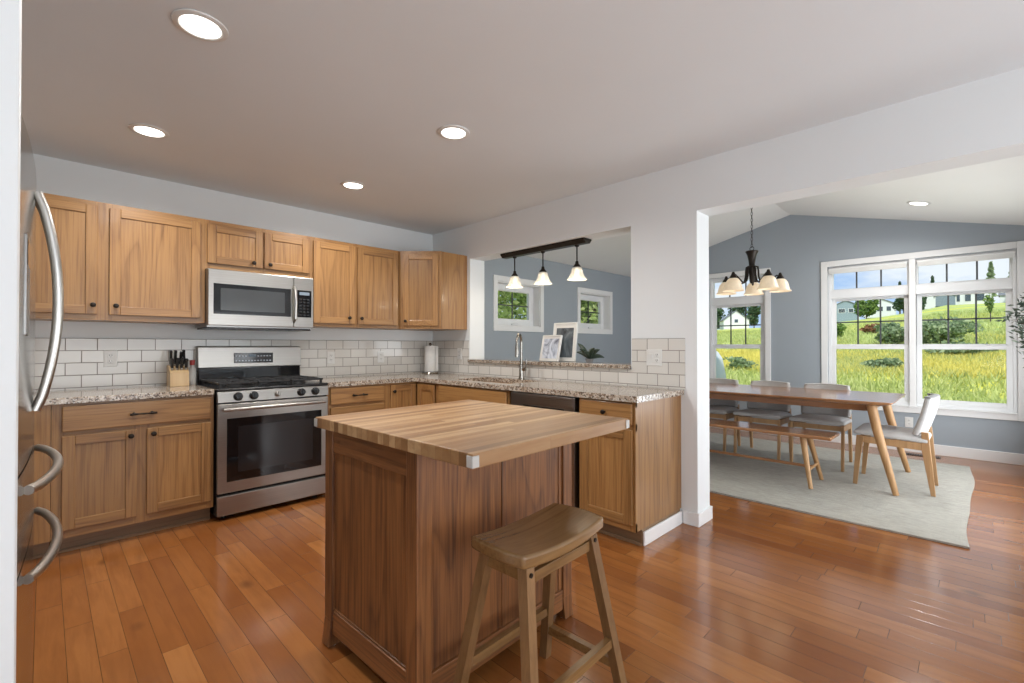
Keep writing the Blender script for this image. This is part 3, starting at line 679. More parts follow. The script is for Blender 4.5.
b = MB(); b.tube([(0.0, -0.018, 0.085), (0, -0.05, 0.09)], 0.014, M['nickel'], 12); b.tube([(0, -0.045, 0.09), (0.0, -0.058, 0.13), (0.0, -0.056, 0.18)], [0.008, 0.006, 0.005], M['nickel'], 8); b.build('handle', r)

# paper towels
r = thing('paper_towel_holder', 'upright metal paper towel stand in the counter corner', 'paper towel holder', (-0.147, -0.165, 0.914))
MB().lathe([(0, 0), (0.085, 0), (0.088, 0.006), (0.084, 0.014), (0.05, 0.018), (0, 0.018)], M['nickel'], 28).build('base', r)
MB().lathe([(0, 0.016), (0.007, 0.016), (0.007, 0.300), (0.014, 0.304), (0.017, 0.316), (0.010, 0.328), (0, 0.332)], M['nickel'], 16).build('rod', r)
b = MB(); b.lathe([(0.0195, 0.0), (0.060, 0.0), (0.061, 0.004), (0.061, 0.27), (0.060, 0.275), (0.0195, 0.275), (0.0195, 0.0)], M['paper'], 32)
b.box(0.030, 0.0605, -0.062, -0.0605, 0.002, 0.272, M['paper'])
tag(b.build('paper_towel_roll', loc=(-0.147, -0.165, 0.933)), 'white paper towel roll on the stand in the counter corner', 'paper towel')

# ------------------------------------------------------------------ outlets and switch plates
def plate(name, label, cat, loc, rz, w=0.074, kind='outlet', gang=1):
    r = thing(name, label, cat, loc, rz, 'white wall plates')
    MB().box(-w / 2, w / 2, -0.006, 0, -0.058, 0.058, M['white'], 0.003).build('plate', r)
    for k in range(gang):
        x = (k - (gang - 1) / 2) * 0.046; kd = kind if isinstance(kind, str) else kind[k]
        if kd == 'outlet':
            for z in (0.02, -0.02):
                b = MB(); b.box(x - 0.0165, x + 0.0165, -0.0085, -0.0055, z - 0.0145, z + 0.0145, M['white'], 0.003)
                for sx in (-0.006, 0.006): b.box(x + sx - 0.0012, x + sx + 0.0012, -0.0088, -0.0084, z - 0.002, z + 0.008, M['darkgrey'])
                b.tube([(x, -0.0088, z - 0.008), (x, -0.0084, z - 0.008)], 0.002, M['darkgrey'], 8); b.build('socket', r)
        else:
            b = MB(); b.box(x - 0.0165, x + 0.0165, -0.0085, -0.0055, -0.033, 0.033, M['white'], 0.002); b.box(x - 0.014, x + 0.014, -0.0105, -0.008, -0.001, 0.03, M['white'], 0.002); b.build('rocker_switch', r)
    return r
plate('wall_outlet', 'white outlet on the tiles left of the knife block', 'outlet', (-2.762, -0.008, 1.122), 0)
plate('wall_outlet', 'white outlet on the tiles just right of the range', 'outlet', (-1.174, -0.008, 1.098), 0)
plate('wall_outlet', 'white outlet on the tiles left of the paper towel stand', 'outlet', (-0.650, -0.008, 1.095), 0)
plate('wall_outlet', 'white outlet on the tiles left of the pass-through, behind the sink end', 'outlet', (-0.008, -0.50, 1.125), -90)
plate('switch_plate', 'wide white plate with a switch and an outlet, right of the pass-through', 'light switch', (-0.008, -2.715, 1.127), -90, 0.12, ('switch', 'outlet'), 2)
plate('wall_outlet', 'white outlet low on the blue-grey wall under the big window', 'outlet', (3.9, -3.812, 0.335), -90)

# ------------------------------------------------------------------ gas range
r = thing('gas_range', 'stainless gas range with black cooktop and oven door', 'range', (-2.257, 0, 0)); W_ = 0.774
b = MB(); b.box(0.002, W_, -0.628, -0.012, 0.03, 0.895, M['black']); b.build('body', r)
for xx in (0.06, 0.70):
    for yy in (-0.58, -0.08): MB().lathe([(0, 0), (0.018, 0), (0.018, 0.03), (0, 0.03)], M['black'], 12, T(xx, yy, 0)).build('leg', r)
b = MB(); b.box(0.003, W_ - 0.001, -0.660, -0.629, 0.035, 0.172, M['steel'], 0.006); b.build('drawer', r)
dr = MB(); s_ = M['steel']; 
dr.box(0.003, W_ - 0.001, -0.662, -0.629, 0.190, 0.808, s_, 0.006); dd = dr.build('oven_door', r)
MB().box(0.060, 0.718, -0.6640, -0.6615, 0.265, 0.705, M['blackglass'], 0.002).build('window', dd)
MB().box(0.13, 0.65, -0.6646, -0.6639, 0.325, 0.645, M['ovenglass']).build('inner_window', dd)
h = MB(); h.tube([(0.03, -0.708, 0.772), (0.73, -0.708, 0.772)], 0.0125, M['steel'], 14)
for xx in (0.06, 0.70): h.tube([(xx, -0.661, 0.772), (xx, -0.708, 0.772)], 0.009, M['steel'], 10)
h.build('handle', dd)
b = MB(); b.prism([(-0.668, 0.818), (-0.655, 0.892), (-0.628, 0.894), (-0.628, 0.818)], 0.003, W_ - 0.001, M['steel'], 'x', 0.002); b.build('control_panel', r)
for i, xx in enumerate((0.128, 0.229, 0.391, 0.561, 0.668)):
    b = MB(); K = T(xx, -0.6625, 0.855) @ RX(80); m = M['steel'] if i == 2 else M['black']
    if i == 2: b.lathe([(0, 0), (0.022, 0), (0.022, 0.006), (0.017, 0.012), (0.016, 0.026), (0.012, 0.029), (0, 0.029)], m, 22, K)
    else: b.lathe([(0, 0), (0.030, 0), (0.030, 0.008), (0.025, 0.012), (0.023, 0.030), (0.020, 0.034), (0, 0.034)], m, 24, K)
    b.box(-0.005, 0.005, -0.018, 0.018, 0.026, 0.040, m, 0.002, mat=K)
    o = b.build('knob', r)
    if i == 2: o['label'] = 'silver centre knob'
b = MB(); b.box(0.0, W_ + 0.002, -0.655, -0.075, 0.8955, 0.914, M['black'], 0.006); b.build('cooktop', r)
for (xx, yy, rr) in ((0.15, -0.48, 0.045), (0.15, -0.21, 0.038), (0.38, -0.34, 0.05), (0.61, -0.48, 0.045), (0.61, -0.21, 0.038)):
    b = MB(); b.lathe([(0, 0.914), (rr * 1.15, 0.914), (rr * 1.1, 0.922), (rr, 0.924), (rr, 0.931), (rr * 0.9, 0.934), (0, 0.934)], M['iron'], 22, T(xx, yy, 0)); b.build('burner', r)
for (a, c) in ((0.018, 0.262), (0.270, 0.490), (0.498, 0.742)):
    b = MB(); z0, z1 = 0.940, 0.954; I = M['iron']
    for yy in (-0.63, -0.345, -0.105): b.box(a, c, yy - 0.007, yy + 0.007, z0, z1, I, 0.003)
    for xx in (a + 0.007, c - 0.007): b.box(xx - 0.007, xx + 0.007, -0.63, -0.105, z0, z1, I, 0.003)
    mx = (a + c) / 2; b.box(mx - 0.006, mx + 0.006, -0.625, -0.11, z0, z1, I, 0.003)
    for yy in (-0.48, -0.22): b.box(a, c, yy - 0.006, yy + 0.006, z0, z1, I, 0.003)
    for xx in (a + 0.012, c - 0.012):
        for yy in (-0.62, -0.115): b.box(xx - 0.008, xx + 0.008, yy - 0.008, yy + 0.008, 0.914, z0 + 0.002, I, 0.002)
    b.build('grate', r)
b = MB(); b.box(0.004, W_ - 0.004, -0.074, -0.012, 0.90, 1.05, M['blackglass']); b.prism([(-0.074, 0.914), (-0.074, 1.03), (-0.085, 1.03), (-0.10, 0.914)], 0.01, W_ - 0.01, M['blackglass'], 'x')
b.build('backsplash_riser', r)
b = MB(); b.prism([(-0.012, 1.035), (-0.012, 1.210), (-0.055, 1.210), (-0.088, 1.200), (-0.098, 1.04), (-0.09, 1.035)], 0.0, W_, M['steel'], 'x', 0.003); bg_ = b.build('backguard', r)
b = MB(); Z = T(0, -0.0945, 1.11) @ RX(2.4)
b.box(0.245, 0.540, -0.004, 0.002, -0.040, 0.044, M['blackglass'], 0.002, mat=Z)
rnd = random.Random(3)
for rowz in (0.018, -0.020):
    for k in range(12):
        xx = 0.262 + k * 0.0232
        if rowz > 0 and k in (4, 5, 6): continue
        b.box(xx - 0.006, xx + 0.006, -0.0046, -0.0039, rowz - 0.004, rowz + 0.004, M['display'], mat=Z)
b.box(0.352, 0.408, -0.0046, -0.0039, 0.012, 0.03, M['shed_grey'], mat=Z)
b.build('display', bg_)

# ------------------------------------------------------------------ over-the-range microwave
r = thing('microwave', 'stainless over-the-range microwave with black window', 'microwave', (-2.259, 0, 0))
b = MB(); b.box(0.0, 0.760, -0.378, -0.002, 1.352, 1.779, M['darksteel']); b.build('body', r)
d_ = MB(); d_.box(0.0, 0.600, -0.402, -0.379, 1.362, 1.777, M['steel'], 0.005); dd = d_.build('door', r)
MB().box(0.035, 0.578, -0.4035, -0.4015, 1.447, 1.672, M['blackglass'], 0.001).build('window', dd)
MB().box(0.080, 0.530, -0.4042, -0.4034, 1.475, 1.640, M['darkgrey']).build('window_mesh', dd)
h = MB(); h.tube([(0.602, -0.403, 1.690), (0.602, -0.436, 1.668), (0.602, -0.446, 1.57), (0.602, -0.436, 1.43), (0.602, -0.403, 1.408)], 0.011, M['handle'], 12, up=(1, 0, 0)); h.build('handle', dd)
p = MB(); p.box(0.6015, 0.760, -0.402, -0.379, 1.362, 1.777, M['steel'], 0.005); pp = p.build('control_panel', r)
k = MB(); k.box(0.628, 0.742, -0.4035, -0.4015, 1.447, 1.670, M['blackglass'], 0.001)
for i in range(6):
    for j in range(3): k.box(0.645 + j * 0.030, 0.663 + j * 0.030, -0.4041, -0.4034, 1.462 + i * 0.026, 1.470 + i * 0.026, M['darkgrey'])
k.box(0.645, 0.725, -0.4041, -0.4034, 1.630, 1.655, M['shed_grey']); k.build('keypad', pp)
v_ = MB(); v_.box(0.01, 0.75, -0.37, -0.01, 1.338, 1.3515, M['black'], 0.003); v_.box(0.05, 0.72, -0.385, -0.37, 1.338, 1.3515, M['black'], 0.003); v_.build('vent', r)

# ------------------------------------------------------------------ dishwasher
r = thing('dishwasher', 'stainless dishwasher under the counter between sink cabinet and end cabinet', 'dishwasher', (0, -1.853, 0), -90)
MB().box(0.003, 0.637, -0.575, -0.02, 0.02, 0.874, M['black']).build('body', r)
d_ = MB(); d_.box(0.022, 0.618, -0.628, -0.576, 0.12, 0.868, M['darksteel'], 0.006); dd = d_.build('door', r)
MB().box(0.03, 0.61, -0.631, -0.627, 0.80, 0.866, M['darksteel'], 0.003).build('control_strip', dd)
b = MB(); b.box(0.15, 0.53, -0.6302, -0.6275, 0.742, 0.785, M['black'], 0.004); b.build('pocket_handle', dd)
MB().box(0.01, 0.63, -0.53, -0.5, 0.0, 0.115, M['black']).build('kick_plate', r)

# ------------------------------------------------------------------ refrigerator (front faces +X)
r = thing('refrigerator', 'stainless french-door refrigerator at the left edge, bowed bar handles', 'refrigerator', (-3.110, -2.30, 0), -1.0); S_ = M['steelz']
MB().box(-0.80, -0.062, -0.455, 0.455, 0.02, 1.765, M['darkgrey'], 0.005).build('body', r)
MB().box(-0.75, -0.10, -0.44, 0.44, 0.0, 0.03, M['black']).build('base_grille', r)
def bow(y0, y1, z0, z1, bulge=0.012):
    # slightly crowned door front
    b = MB(); n = 12; ps = [(-0.058, y0), (-0.058, y1)]
    def X(y): return -0.006 + bulge * (1 - (y / 0.456) ** 2) - bulge
    ps = [(-0.058, y0)] + [(X(y0 + (y1 - y0) * i / n), y0 + (y1 - y0) * i / n) for i in range(n + 1)] + [(-0.058, y1)]
    b.prism(ps, z0, z1, S_, 'z'); return b
def bowbar(pts, parent, m=None):
    b = MB(); b.tube(pts, 0.0125, M['handle'], 12, up=(0, 1, 0.01)); return b.build('handle', parent)
for sgn in (-1, 1):
    y0, y1 = (-0.455, -0.003) if sgn < 0 else (0.003, 0.455)
    d_ = bow(y0, y1, 0.905, 1.765).build('door', r)
    yh = sgn * 0.045 ; P_ = []
    for i in range(17):
        t = i / 16; s_ = math.sin(math.pi * t); P_.append((0.0 + 0.047 * s_ ** 0.75, yh, 1.02 + 0.655 * t))
    bowbar(P_, d_)
    if sgn < 0:
        q = MB(); q.box(-0.03, -0.0085, -0.34, -0.14, 1.24, 1.50, M['darksteel'], 0.003); q.box(-0.02, -0.0075, -0.33, -0.15, 1.42, 1.49, M['blackglass'], 0.001); q.build('water_dispenser', d_)
for z0, z1, zh in ((0.665, 0.898, 0.845), (0.055, 0.658, 0.618)):
    d_ = bow(-0.455, 0.455, z0, z1).build('freezer_drawer', r)
    P_ = []
    for i in range(17):
        t = i / 16; s_ = math.sin(math.pi * t); P_.append((-0.004 + 0.054 * s_ ** 0.7, 0.365 - 0.69 * t, zh - 0.0))
    bowbar(P_, d_)

# ------------------------------------------------------------------ knife block, knives, bottle
r = thing('knife_block', 'pale wooden knife block on the counter left of the range', 'knife block', (-2.395, -0.17, 0.914), 0)
b = MB(); b.prism([(-0.06, 0.0), (0.075, 0.0), (0.075, 0.155), (-0.0, 0.145), (-0.06, 0.10)], -0.058, 0.058, M['blockwood'], 'x', 0.003); b.build('body', r)
n = 0
wherek = ['tall black-handled knife, leftmost of back row in the knife block', 'tall black-handled knife, second from left in back row of the knife block', 'tall black-handled knife, third from left in back row of the knife block', 'tall black-handled knife, rightmost of back row in the knife block',
          'short black-handled knife, leftmost of front row in the knife block', 'short black-handled knife, second from left in front row of the knife block', 'short black-handled knife, third from left in front row of the knife block', 'short black-handled knife, rightmost of front row in the knife block']
for row, (yy, zz, hl, xs_) in enumerate(((0.03, 0.150, 0.115, (-0.040, -0.014, 0.016, 0.042)), (-0.028, 0.125, 0.085, (-0.042, -0.015, 0.014, 0.042)))):
    for i, xx in enumerate(xs_):
        k = thing('knife', wherek[n], 'knife', (-2.395 + xx, -0.17 + yy, 0.914 + zz), 0, 'knives in the knife block'); n += 1
        k.rotation_euler = (R(14), R(rnd.uniform(-5, 5)), 0); L_ = hl * rnd.uniform(0.92, 1.08)
        h = MB(); h.box(-0.0085, 0.0085, -0.013, 0.013, 0.012, L_, M['black'], 0.005); h.box(-0.0085, 0.0085, -0.018, 0.010, L_ - 0.018, L_ + 0.002, M['black'], 0.004); h.build('handle', k)
        h = MB(); h.box(-0.006, 0.006, -0.011, 0.011, 0.0, 0.012, M['handle'], 0.002); h.box(-0.001, 0.001, -0.010, 0.010, -0.09, 0.0, M['handle']); h.build('blade', k)
r = thing('bottle', 'small clear bottle with a dark red cap between knife block and range', 'bottle', (-2.292, -0.085, 0.914))
MB().lathe([(0, 0), (0.024, 0), (0.026, 0.004), (0.026, 0.10), (0.020, 0.125), (0.013, 0.14), (0.013, 0.15), (0, 0.15)], M['guard'], 20).build('body', r)
MB().lathe([(0, 0.1505), (0.017, 0.1505), (0.017, 0.185), (0.015, 0.188), (0, 0.188)], M['red'], 18).build('cap', r)

# ------------------------------------------------------------------ kitchen island with butcher-block top
IR = 1.8
r = thing('kitchen_island', 'brown oak kitchen island with a striped butcher-block top', 'kitchen island', (-1.845, -2.855, 0), IR)
# local frame: x -0.43..0.43 , y -0.49..0.49 (top), body y -0.205..0.435
BX0, BX1, BY0, BY1 = -0.418, 0.418, -0.215, 0.425
b = MB(); b.box(-0.430, 0.430, -0.490, 0.490, 0.872, 0.915, M['butcher'], 0.003); tp = b.build('butcher_block_top', r)
for sx in (-1, 1):
    for sy in (-1, 1):
        g = MB(); cx_, cy_ = sx * 0.430, sy * 0.490
        g.box(min(cx_ - sx * 0.022, cx_ + sx * 0.004), max(cx_ - sx * 0.022, cx_ + sx * 0.004), cy_, cy_ + sy * 0.004, 0.876, 0.909, M['guard'], 0.0015) if sy > 0 else g.box(min(cx_ - sx * 0.022, cx_ + sx * 0.004), max(cx_ - sx * 0.022, cx_ + sx * 0.004), cy_ - 0.004, cy_, 0.876, 0.909, M['guard'], 0.0015)
        g.box(min(cx_, cx_ + sx * 0.004), max(cx_, cx_ + sx * 0.004), min(cy_ - sy * 0.022, cy_), max(cy_ - sy * 0.022, cy_), 0.876, 0.909, M['guard'], 0.0015)
        o = g.build('corner_guard', tp); o['label'] = 'clear plastic corner guard'
lw = 0.062
def island_leg(sx, sy):
    x = BX0 if sx < 0 else BX1; y = BY0 if sy < 0 else BY1
    b = MB(); xa, xb = (x, x - sx * lw); ya, yb = (y, y - sy * lw)
    b.box(min(xa, xb), max(xa, xb), min(ya, yb), max(ya, yb), 0.105, 0.8715, M['isz'], 0.004)
    b.prism([(xa, 0.105), (xa + sx * 0.006, 0.05), (xa + sx * 0.013, 0.006), (xb + sx * 0.016, 0.006), (xb + sx * 0.008, 0.05), (xb, 0.105)], min(ya, yb) + 0.002, max(ya, yb) - 0.002, M['isz'], 'y', 0.002)
    o = b.build('leg', r)
    MB().lathe([(0, 0), (0.020, 0), (0.023, 0.003), (0.023, 0.0058), (0, 0.0058)], M['white'], 16, T((xa + xb) / 2 + sx * 0.013, (ya + yb) / 2, 0)).build('foot_glide', o)
for sx in (-1, 1):
    for sy in (-1, 1): island_leg(sx, sy)
for sx, x in ((-1, BX0), (1, BX1)):   # end panels
    xi = x - sx * 0.016
    y0, y1 = BY0 + lw, BY1 - lw
    def bx(x0, x1, *q):
        return (min(x0, x1), max(x0, x1)) + q
    for z0, z1 in ((0.785, 0.8715), (0.055, 0.148)):
        b = MB(); b.box(*bx(x - sx * 0.004, x - sx * 0.026, y0, y1, z0, z1), M['isy'], 0.003); b.build('rail', r)
    b = MB(); b.box(*bx(x - sx * 0.014, x - sx * 0.022, y0, y1, 0.148, 0.785), M['isz']); b.build('end_panel', r)
    b = MB(); b.box(*bx(x - sx * 0.009, x - sx * 0.0145, y0, y1, 0.148, 0.156), M['isy'], 0.002); b.build('bead', r)
for sy, y in ((-1, BY0), (1, BY1)):
    yi = y - sy * 0.016; xa, xb = BX0 + lw, BX1 - lw
    def by(y0, y1): return (min(y0, y1), max(y0, y1))
    for z0, z1 in ((0.835, 0.8715), (0.055, 0.142)):
        q = by(y - sy * 0.004, y - sy * 0.026); b = MB(); b.box(xa, xb, q[0], q[1], z0, z1, M['isx'], 0.003); b.build('rail', r)
    q = by(y - sy * 0.014, y - sy * 0.022); mx = -0.01
    for p0, p1 in ((xa, mx - 0.012), (mx + 0.012, xb)):
        b = MB(); b.box(p0, p1, q[0], q[1], 0.142, 0.835, M['isz']); b.build('back_panel' if sy < 0 else 'front_panel', r)
    q = by(y - sy * 0.009, y - sy * 0.024)
    b = MB(); b.box(mx - 0.012, mx + 0.012, q[0], q[1], 0.142, 0.835, M['isz'], 0.004); b.build('divider', r); b = MB(); b.box(xb - 0.022, xb, q[0], q[1], 0.142, 0.835, M['isz'], 0.004); b.build('divider', r)
MB().box(BX0 + lw, BX1 - lw, BY0 + lw, BY1 - lw, 0.06, 0.075, M['isx']).build('bottom_shelf', r)

# ------------------------------------------------------------------ saddle stool
r = thing('saddle_stool', 'dark brown wooden saddle-seat stool beside the kitchen island', 'stool', (-1.934, -3.322, 0), 2.0)
L_, Wd, th = 0.225, 0.118, 0.040
def seat_top(u): return 0.605 + 0.018 * (abs(u) / L_) ** 2.0
def seat_pt(u, v, low=False):
    x = L_ * u * (1 - 0.06 * v * v) ; y = Wd * v * (1 - 0.05 * (1 - u * u) * 0.0 - 0.06 * u * u)
    z = seat_top(x)
    return Vector((x, y, z - (th if low else 0.0)))
b = MB(); bm_ = bmesh.new(); nu, nv = 24, 10
top = [[bm_.verts.new(seat_pt(-1 + 2 * i / nu, -1 + 2 * j / nv)) for j in range(nv + 1)] for i in range(nu + 1)]
bot = [[bm_.verts.new(seat_pt(-1 + 2 * i / nu, -1 + 2 * j / nv, True)) for j in range(nv + 1)] for i in range(nu + 1)]
for i in range(nu):
    for j in range(nv):
        bm_.faces.new((top[i][j], top[i + 1][j], top[i + 1][j + 1], top[i][j + 1])); bm_.faces.new((bot[i][j], bot[i][j + 1], bot[i + 1][j + 1], bot[i + 1][j]))
for i in range(nu):
    for j in (0, nv): bm_.faces.new((top[i][j], top[i + 1][j], bot[i + 1][j], bot[i][j]))
for j in range(nv):
    for i in (0, nu): bm_.faces.new((top[i][j], top[i][j + 1], bot[i][j + 1], bot[i][j]))
bmesh.ops.recalc_face_normals(bm_, faces=bm_.faces[:])
b._join(bm_, M['stool']); so = b.build('seat', r, sharp=50)
mdf = so.modifiers.new('round', 'BEVEL'); mdf.width = 0.009; mdf.segments = 3; mdf.limit_method = 'ANGLE'; mdf.angle_limit = R(50)
def leg4(mb, p0, p1, w0, w1, m): mb.tube([p0, p1], [w0 * 0.7071, w1 * 0.7071], m, 4, up=(0, 1, 0.001)); return mb
feet = {}
for sx in (-1, 1):
    for sy in (-1, 1):
        ptop = Vector((sx * 0.165, sy * 0.078, seat_top(0.165) - th + 0.004)); pbot = Vector((sx * 0.238, sy * 0.172, 0.0)); feet[(sx, sy)] = (ptop, pbot)
        b = MB(); leg4(b, ptop, pbot, 0.035, 0.032, M['stoolz'])
        K = ptop.lerp(pbot, 0.05); 
        b.tube([K + Vector((0, sy * 0.018, 0)), K + Vector((0, sy * 0.0215, 0))], 0.007, M['bronze'], 10)
        b.build('leg', r)
def onleg(sx, sy, z):
    a, c = feet[(sx, sy)]; return a.lerp(c, (a.z - z) / a.z)
for p, q, nm in ((onleg(-1, -1, 0.205), onleg(1, -1, 0.205), 0), (onleg(-1, 1, 0.205), onleg(1, 1, 0.205), 0), (onleg(1, -1, 0.125), onleg(1, 1, 0.125), 1), (onleg(-1, -1, 0.125), onleg(-1, 1, 0.125), 1)):
    b = MB(); b.tube([p, q], 0.021, M['stool'], 4, flat=0.75, up=(0, 0, 1)); b.build('stretcher', r)
for sy in (-1, 1):
    b = MB(); b.box(-0.15, 0.15, sy * 0.083 - 0.009, sy * 0.083 + 0.009, 0.515, 0.548, M['stool'], 0.002); b.build('apron', r)
for sx in (-1, 1):
    b = MB(); b.box(sx * 0.168 - 0.009, sx * 0.168 + 0.009, -0.07, 0.07, 0.525, 0.563, M['stool'], 0.002); b.build('apron', r)

# ------------------------------------------------------------------ dining furniture
RUGT = 0.014
def rug_pt(u, v):
    x = 0.80 + 2.58 * u; y = -4.32 + 3.45 * v
    y += (0.016 * math.sin(u * 6.5 + 0.2) + 0.006 * math.sin(u * 15)) * (1 - v); x -= 0.008 * math.sin(v * 7)
    return Vector((x, y, 0.0135 + 0.0006 * math.sin(u * 30) * math.sin(v * 25)))
b = MB(); b.grid(rug_pt, 40, 40, M['rug'], 0.012)
o = b.build('area_rug'); tag(o, 'large pale grey-beige woven rug under the dining table', 'rug')
zmin = min(v.co.z for v in o.data.vertices); o.location.z = -zmin + 0.0008
RT = 0.0150

r = thing('dining_table', 'long brown wooden dining table with slanted round legs on the rug', 'dining table', (2.20, -2.69, RT))
TY = 1.19; TX = 0.515; Z1 = 0.738
b = MB()
bm_ = bmesh.new()
def rr(hx, hy, z, rad=0.03, n=4):
    out = []
    for (sx, sy, a0) in ((1, 1, 0), (-1, 1, 90), (-1, -1, 180), (1, -1, 270)):
        for k in range(n + 1):
            a = R(a0 + 90 * k / n); out.append(bm_.verts.new((sx * (hx - rad) + rad * math.cos(a), sy * (hy - rad) + rad * math.sin(a), z)))
    return out
lv = [rr(TX - 0.05, TY - 0.06, Z1 - 0.036), rr(TX - 0.004, TY - 0.004, Z1 - 0.014), rr(TX, TY, Z1 - 0.010), rr(TX, TY, Z1 - 0.002), rr(TX - 0.002, TY - 0.002, Z1)]
bm_.faces.new(lv[0][::-1]); bm_.faces.new(lv[-1])
for A, B in zip(lv, lv[1:]):
    for k in range(len(A)): bm_.faces.new((A[k], A[(k + 1) % len(A)], B[(k + 1) % len(A)], B[k]))
bmesh.ops.recalc_face_normals(bm_, faces=bm_.faces[:]); b._join(bm_, M['tabletop']); b.build('tabletop', r)
b = MB()
for sx in (-1, 1): b.box(sx * 0.36 - 0.011, sx * 0.36 + 0.011, -1.03, 1.03, Z1 - 0.095, Z1 - 0.0365, M['tabletop'], 0.002)
for sy in (-1, 1): b.box(-0.36, 0.36, sy * 1.03 - 0.011, sy * 1.03 + 0.011, Z1 - 0.095, Z1 - 0.0365, M['tableleg'], 0.002)
b.build('apron', r)
for sx in (-1, 1):
    for sy in (-1, 1):
        b = MB(); b.tube([(sx * 0.405, sy * 1.04, Z1 - 0.037), (sx * 0.43, sy * 1.08, 0.5), (sx * 0.488, sy * 1.205, 0.0)], [0.036, 0.034, 0.021], M['tableleg'], 16); b.build('leg', r)

r = thing('dining_bench', 'long brown wooden bench on the near side of the dining table', 'bench', (1.62, -2.555, RT))
b = MB(); b.box(-0.175, 0.175, -0.955, 0.955, 0.415, 0.442, M['tabletop'], 0.008); b.build('seat', r)
for sy in (-1, 1):
    for sx in (-1, 1):
        b = MB(); b.tube([(sx * 0.095, sy * 0.735, 0.4145), (sx * 0.195, sy * 0.815, 0.0)], [0.026, 0.016], M['tableleg'], 14); b.build('leg', r)
    b = MB(); b.tube([(-0.162, sy * 0.787, 0.145), (0.162, sy * 0.787, 0.145)], 0.012, M['tableleg'], 10); b.build('stretcher', r)
b = MB(); b.box(-0.012, 0.012, -0.787, 0.787, 0.133, 0.157, M['tabletop'], 0.003); b.build('long_stretcher', r)

def make_chair(label, loc, rz, cap='fabric'):
    # chair faces local -Y
    r = thing('dining_chair', label, 'dining chair', loc, rz, 'light grey upholstered dining chairs')
    s_ = MB(); bm_ = bmesh.new(); n = 10
    def P(u, v, top):
        hx = 0.235 - 0.015 * (v + 1) / 2; x = hx * u; y = 0.24 * v - 0.01
        e = max(abs(u), abs(v)) ** 6
        z = 0.470 - 0.012 * v + (0.026 * (1 - e) - 0.012 if top else -0.050 + 0.004 * e) 
        return (x, y, z)
    A = [[bm_.verts.new(P(-1 + 2 * i / n, -1 + 2 * j / n, True)) for j in range(n + 1)] for i in range(n + 1)]
    B = [[bm_.verts.new(P(-1 + 2 * i / n, -1 + 2 * j / n, False)) for j in range(n + 1)] for i in range(n + 1)]
    for i in range(n):
        for j in range(n):
            bm_.faces.new((A[i][j], A[i + 1][j], A[i + 1][j + 1], A[i][j + 1])); bm_.faces.new((B[i][j], B[i][j + 1], B[i + 1][j + 1], B[i + 1][j]))
        for j in (0, n): bm_.faces.new((A[i][j], A[i + 1][j], B[i + 1][j], B[i][j]))
        for k in (0, n): bm_.faces.new((A[k][i], A[k][i + 1], B[k][i + 1], B[k][i]))
    bmesh.ops.recalc_face_normals(bm_, faces=bm_.faces[:]); s_._join(bm_, M['fabric']); o = s_.build('seat', r, sharp=80)
    md = o.modifiers.new('soft', 'BEVEL'); md.width = 0.012; md.segments = 3; md.limit_method = 'ANGLE'; md.angle_limit = R(40)
    def Q(u, v):   # u -1..1 across, v 0..1 up
        hx = 0.225 + 0.012 * math.sin(v * math.pi) - 0.02 * v; cv = 0.050 * u * u
        return Vector((hx * u, 0.212 + 0.085 * v - cv + 0.01 * math.sin(v * 3.1), 0.462 + 0.325 * v - 0.006 * u * u * (1 if v > 0.95 else 0)))
    k = MB(); k.grid(lambda a, c: Q(-1 + 2 * a, c), 14, 10, M['fabric'], 0.046); o = k.build('backrest', r, sharp=80)
    md = o.modifiers.new('soft', 'BEVEL'); md.width = 0.017; md.segments = 3; md.limit_method = 'ANGLE'; md.angle_limit = R(50)
    k = MB(); k.grid(lambda a, c: Q(-1.0 + 2.0 * a, 0.955 + 0.052 * c) + Vector((0, -0.0015, 0.001)), 14, 2, M[cap], 0.049); o = k.build('top_trim', r, sharp=80)
    md = o.modifiers.new('soft', 'BEVEL'); md.width = 0.017; md.segments = 3; md.limit_method = 'ANGLE'; md.angle_limit = R(50)
    f = MB(); W = M['chairleg']
    f.box(-0.20, 0.20, -0.215, -0.193, 0.372, 0.420, W, 0.003); f.box(-0.19, 0.19, 0.185, 0.207, 0.372, 0.418, W, 0.003)
    for sx in (-1, 1): f.prism([(-0.205, 0.365), (-0.205, 0.421), (0.215, 0.412), (0.215, 0.352)], sx * 0.203 - 0.011, sx * 0.203 + 0.011, W, 'x', 0.002)
    f.build('seat_frame', r)
    for sx in (-1, 1):
        b = MB(); b.prism([(-0.235, 0.425), (-0.180, 0.425), (-0.205, 0.26), (-0.232, 0.0), (-0.262, 0.0)], sx * 0.2155 - 0.0125, sx * 0.2155 + 0.0125, W, 'x', 0.003); b.build('leg', r)
        b = MB(); b.prism([(0.188, 0.50), (0.232, 0.50), (0.272, 0.0), (0.243, 0.0), (0.188, 0.36)], sx * 0.203 - 0.0135, sx * 0.203 + 0.0135, W, 'x', 0.003); b.build('leg', r)
    return r
make_chair('light grey upholstered dining chair at the near table end, beside the big window', (2.10, -3.85, RT), 180, 'fabricshaded')  # darker cap paints shade along the top of this backrest
# facing the table (-X): local -Y -> -X  => rz = -90
make_chair('light grey dining chair across the table, first from the near table end', (2.51, -3.235, RT), -90)
make_chair('light grey dining chair across the table, middle one of the three', (2.51, -2.69, RT), -90)
make_chair('light grey dining chair across the table, third from the near table end', (2.51, -2.145, RT), -90)

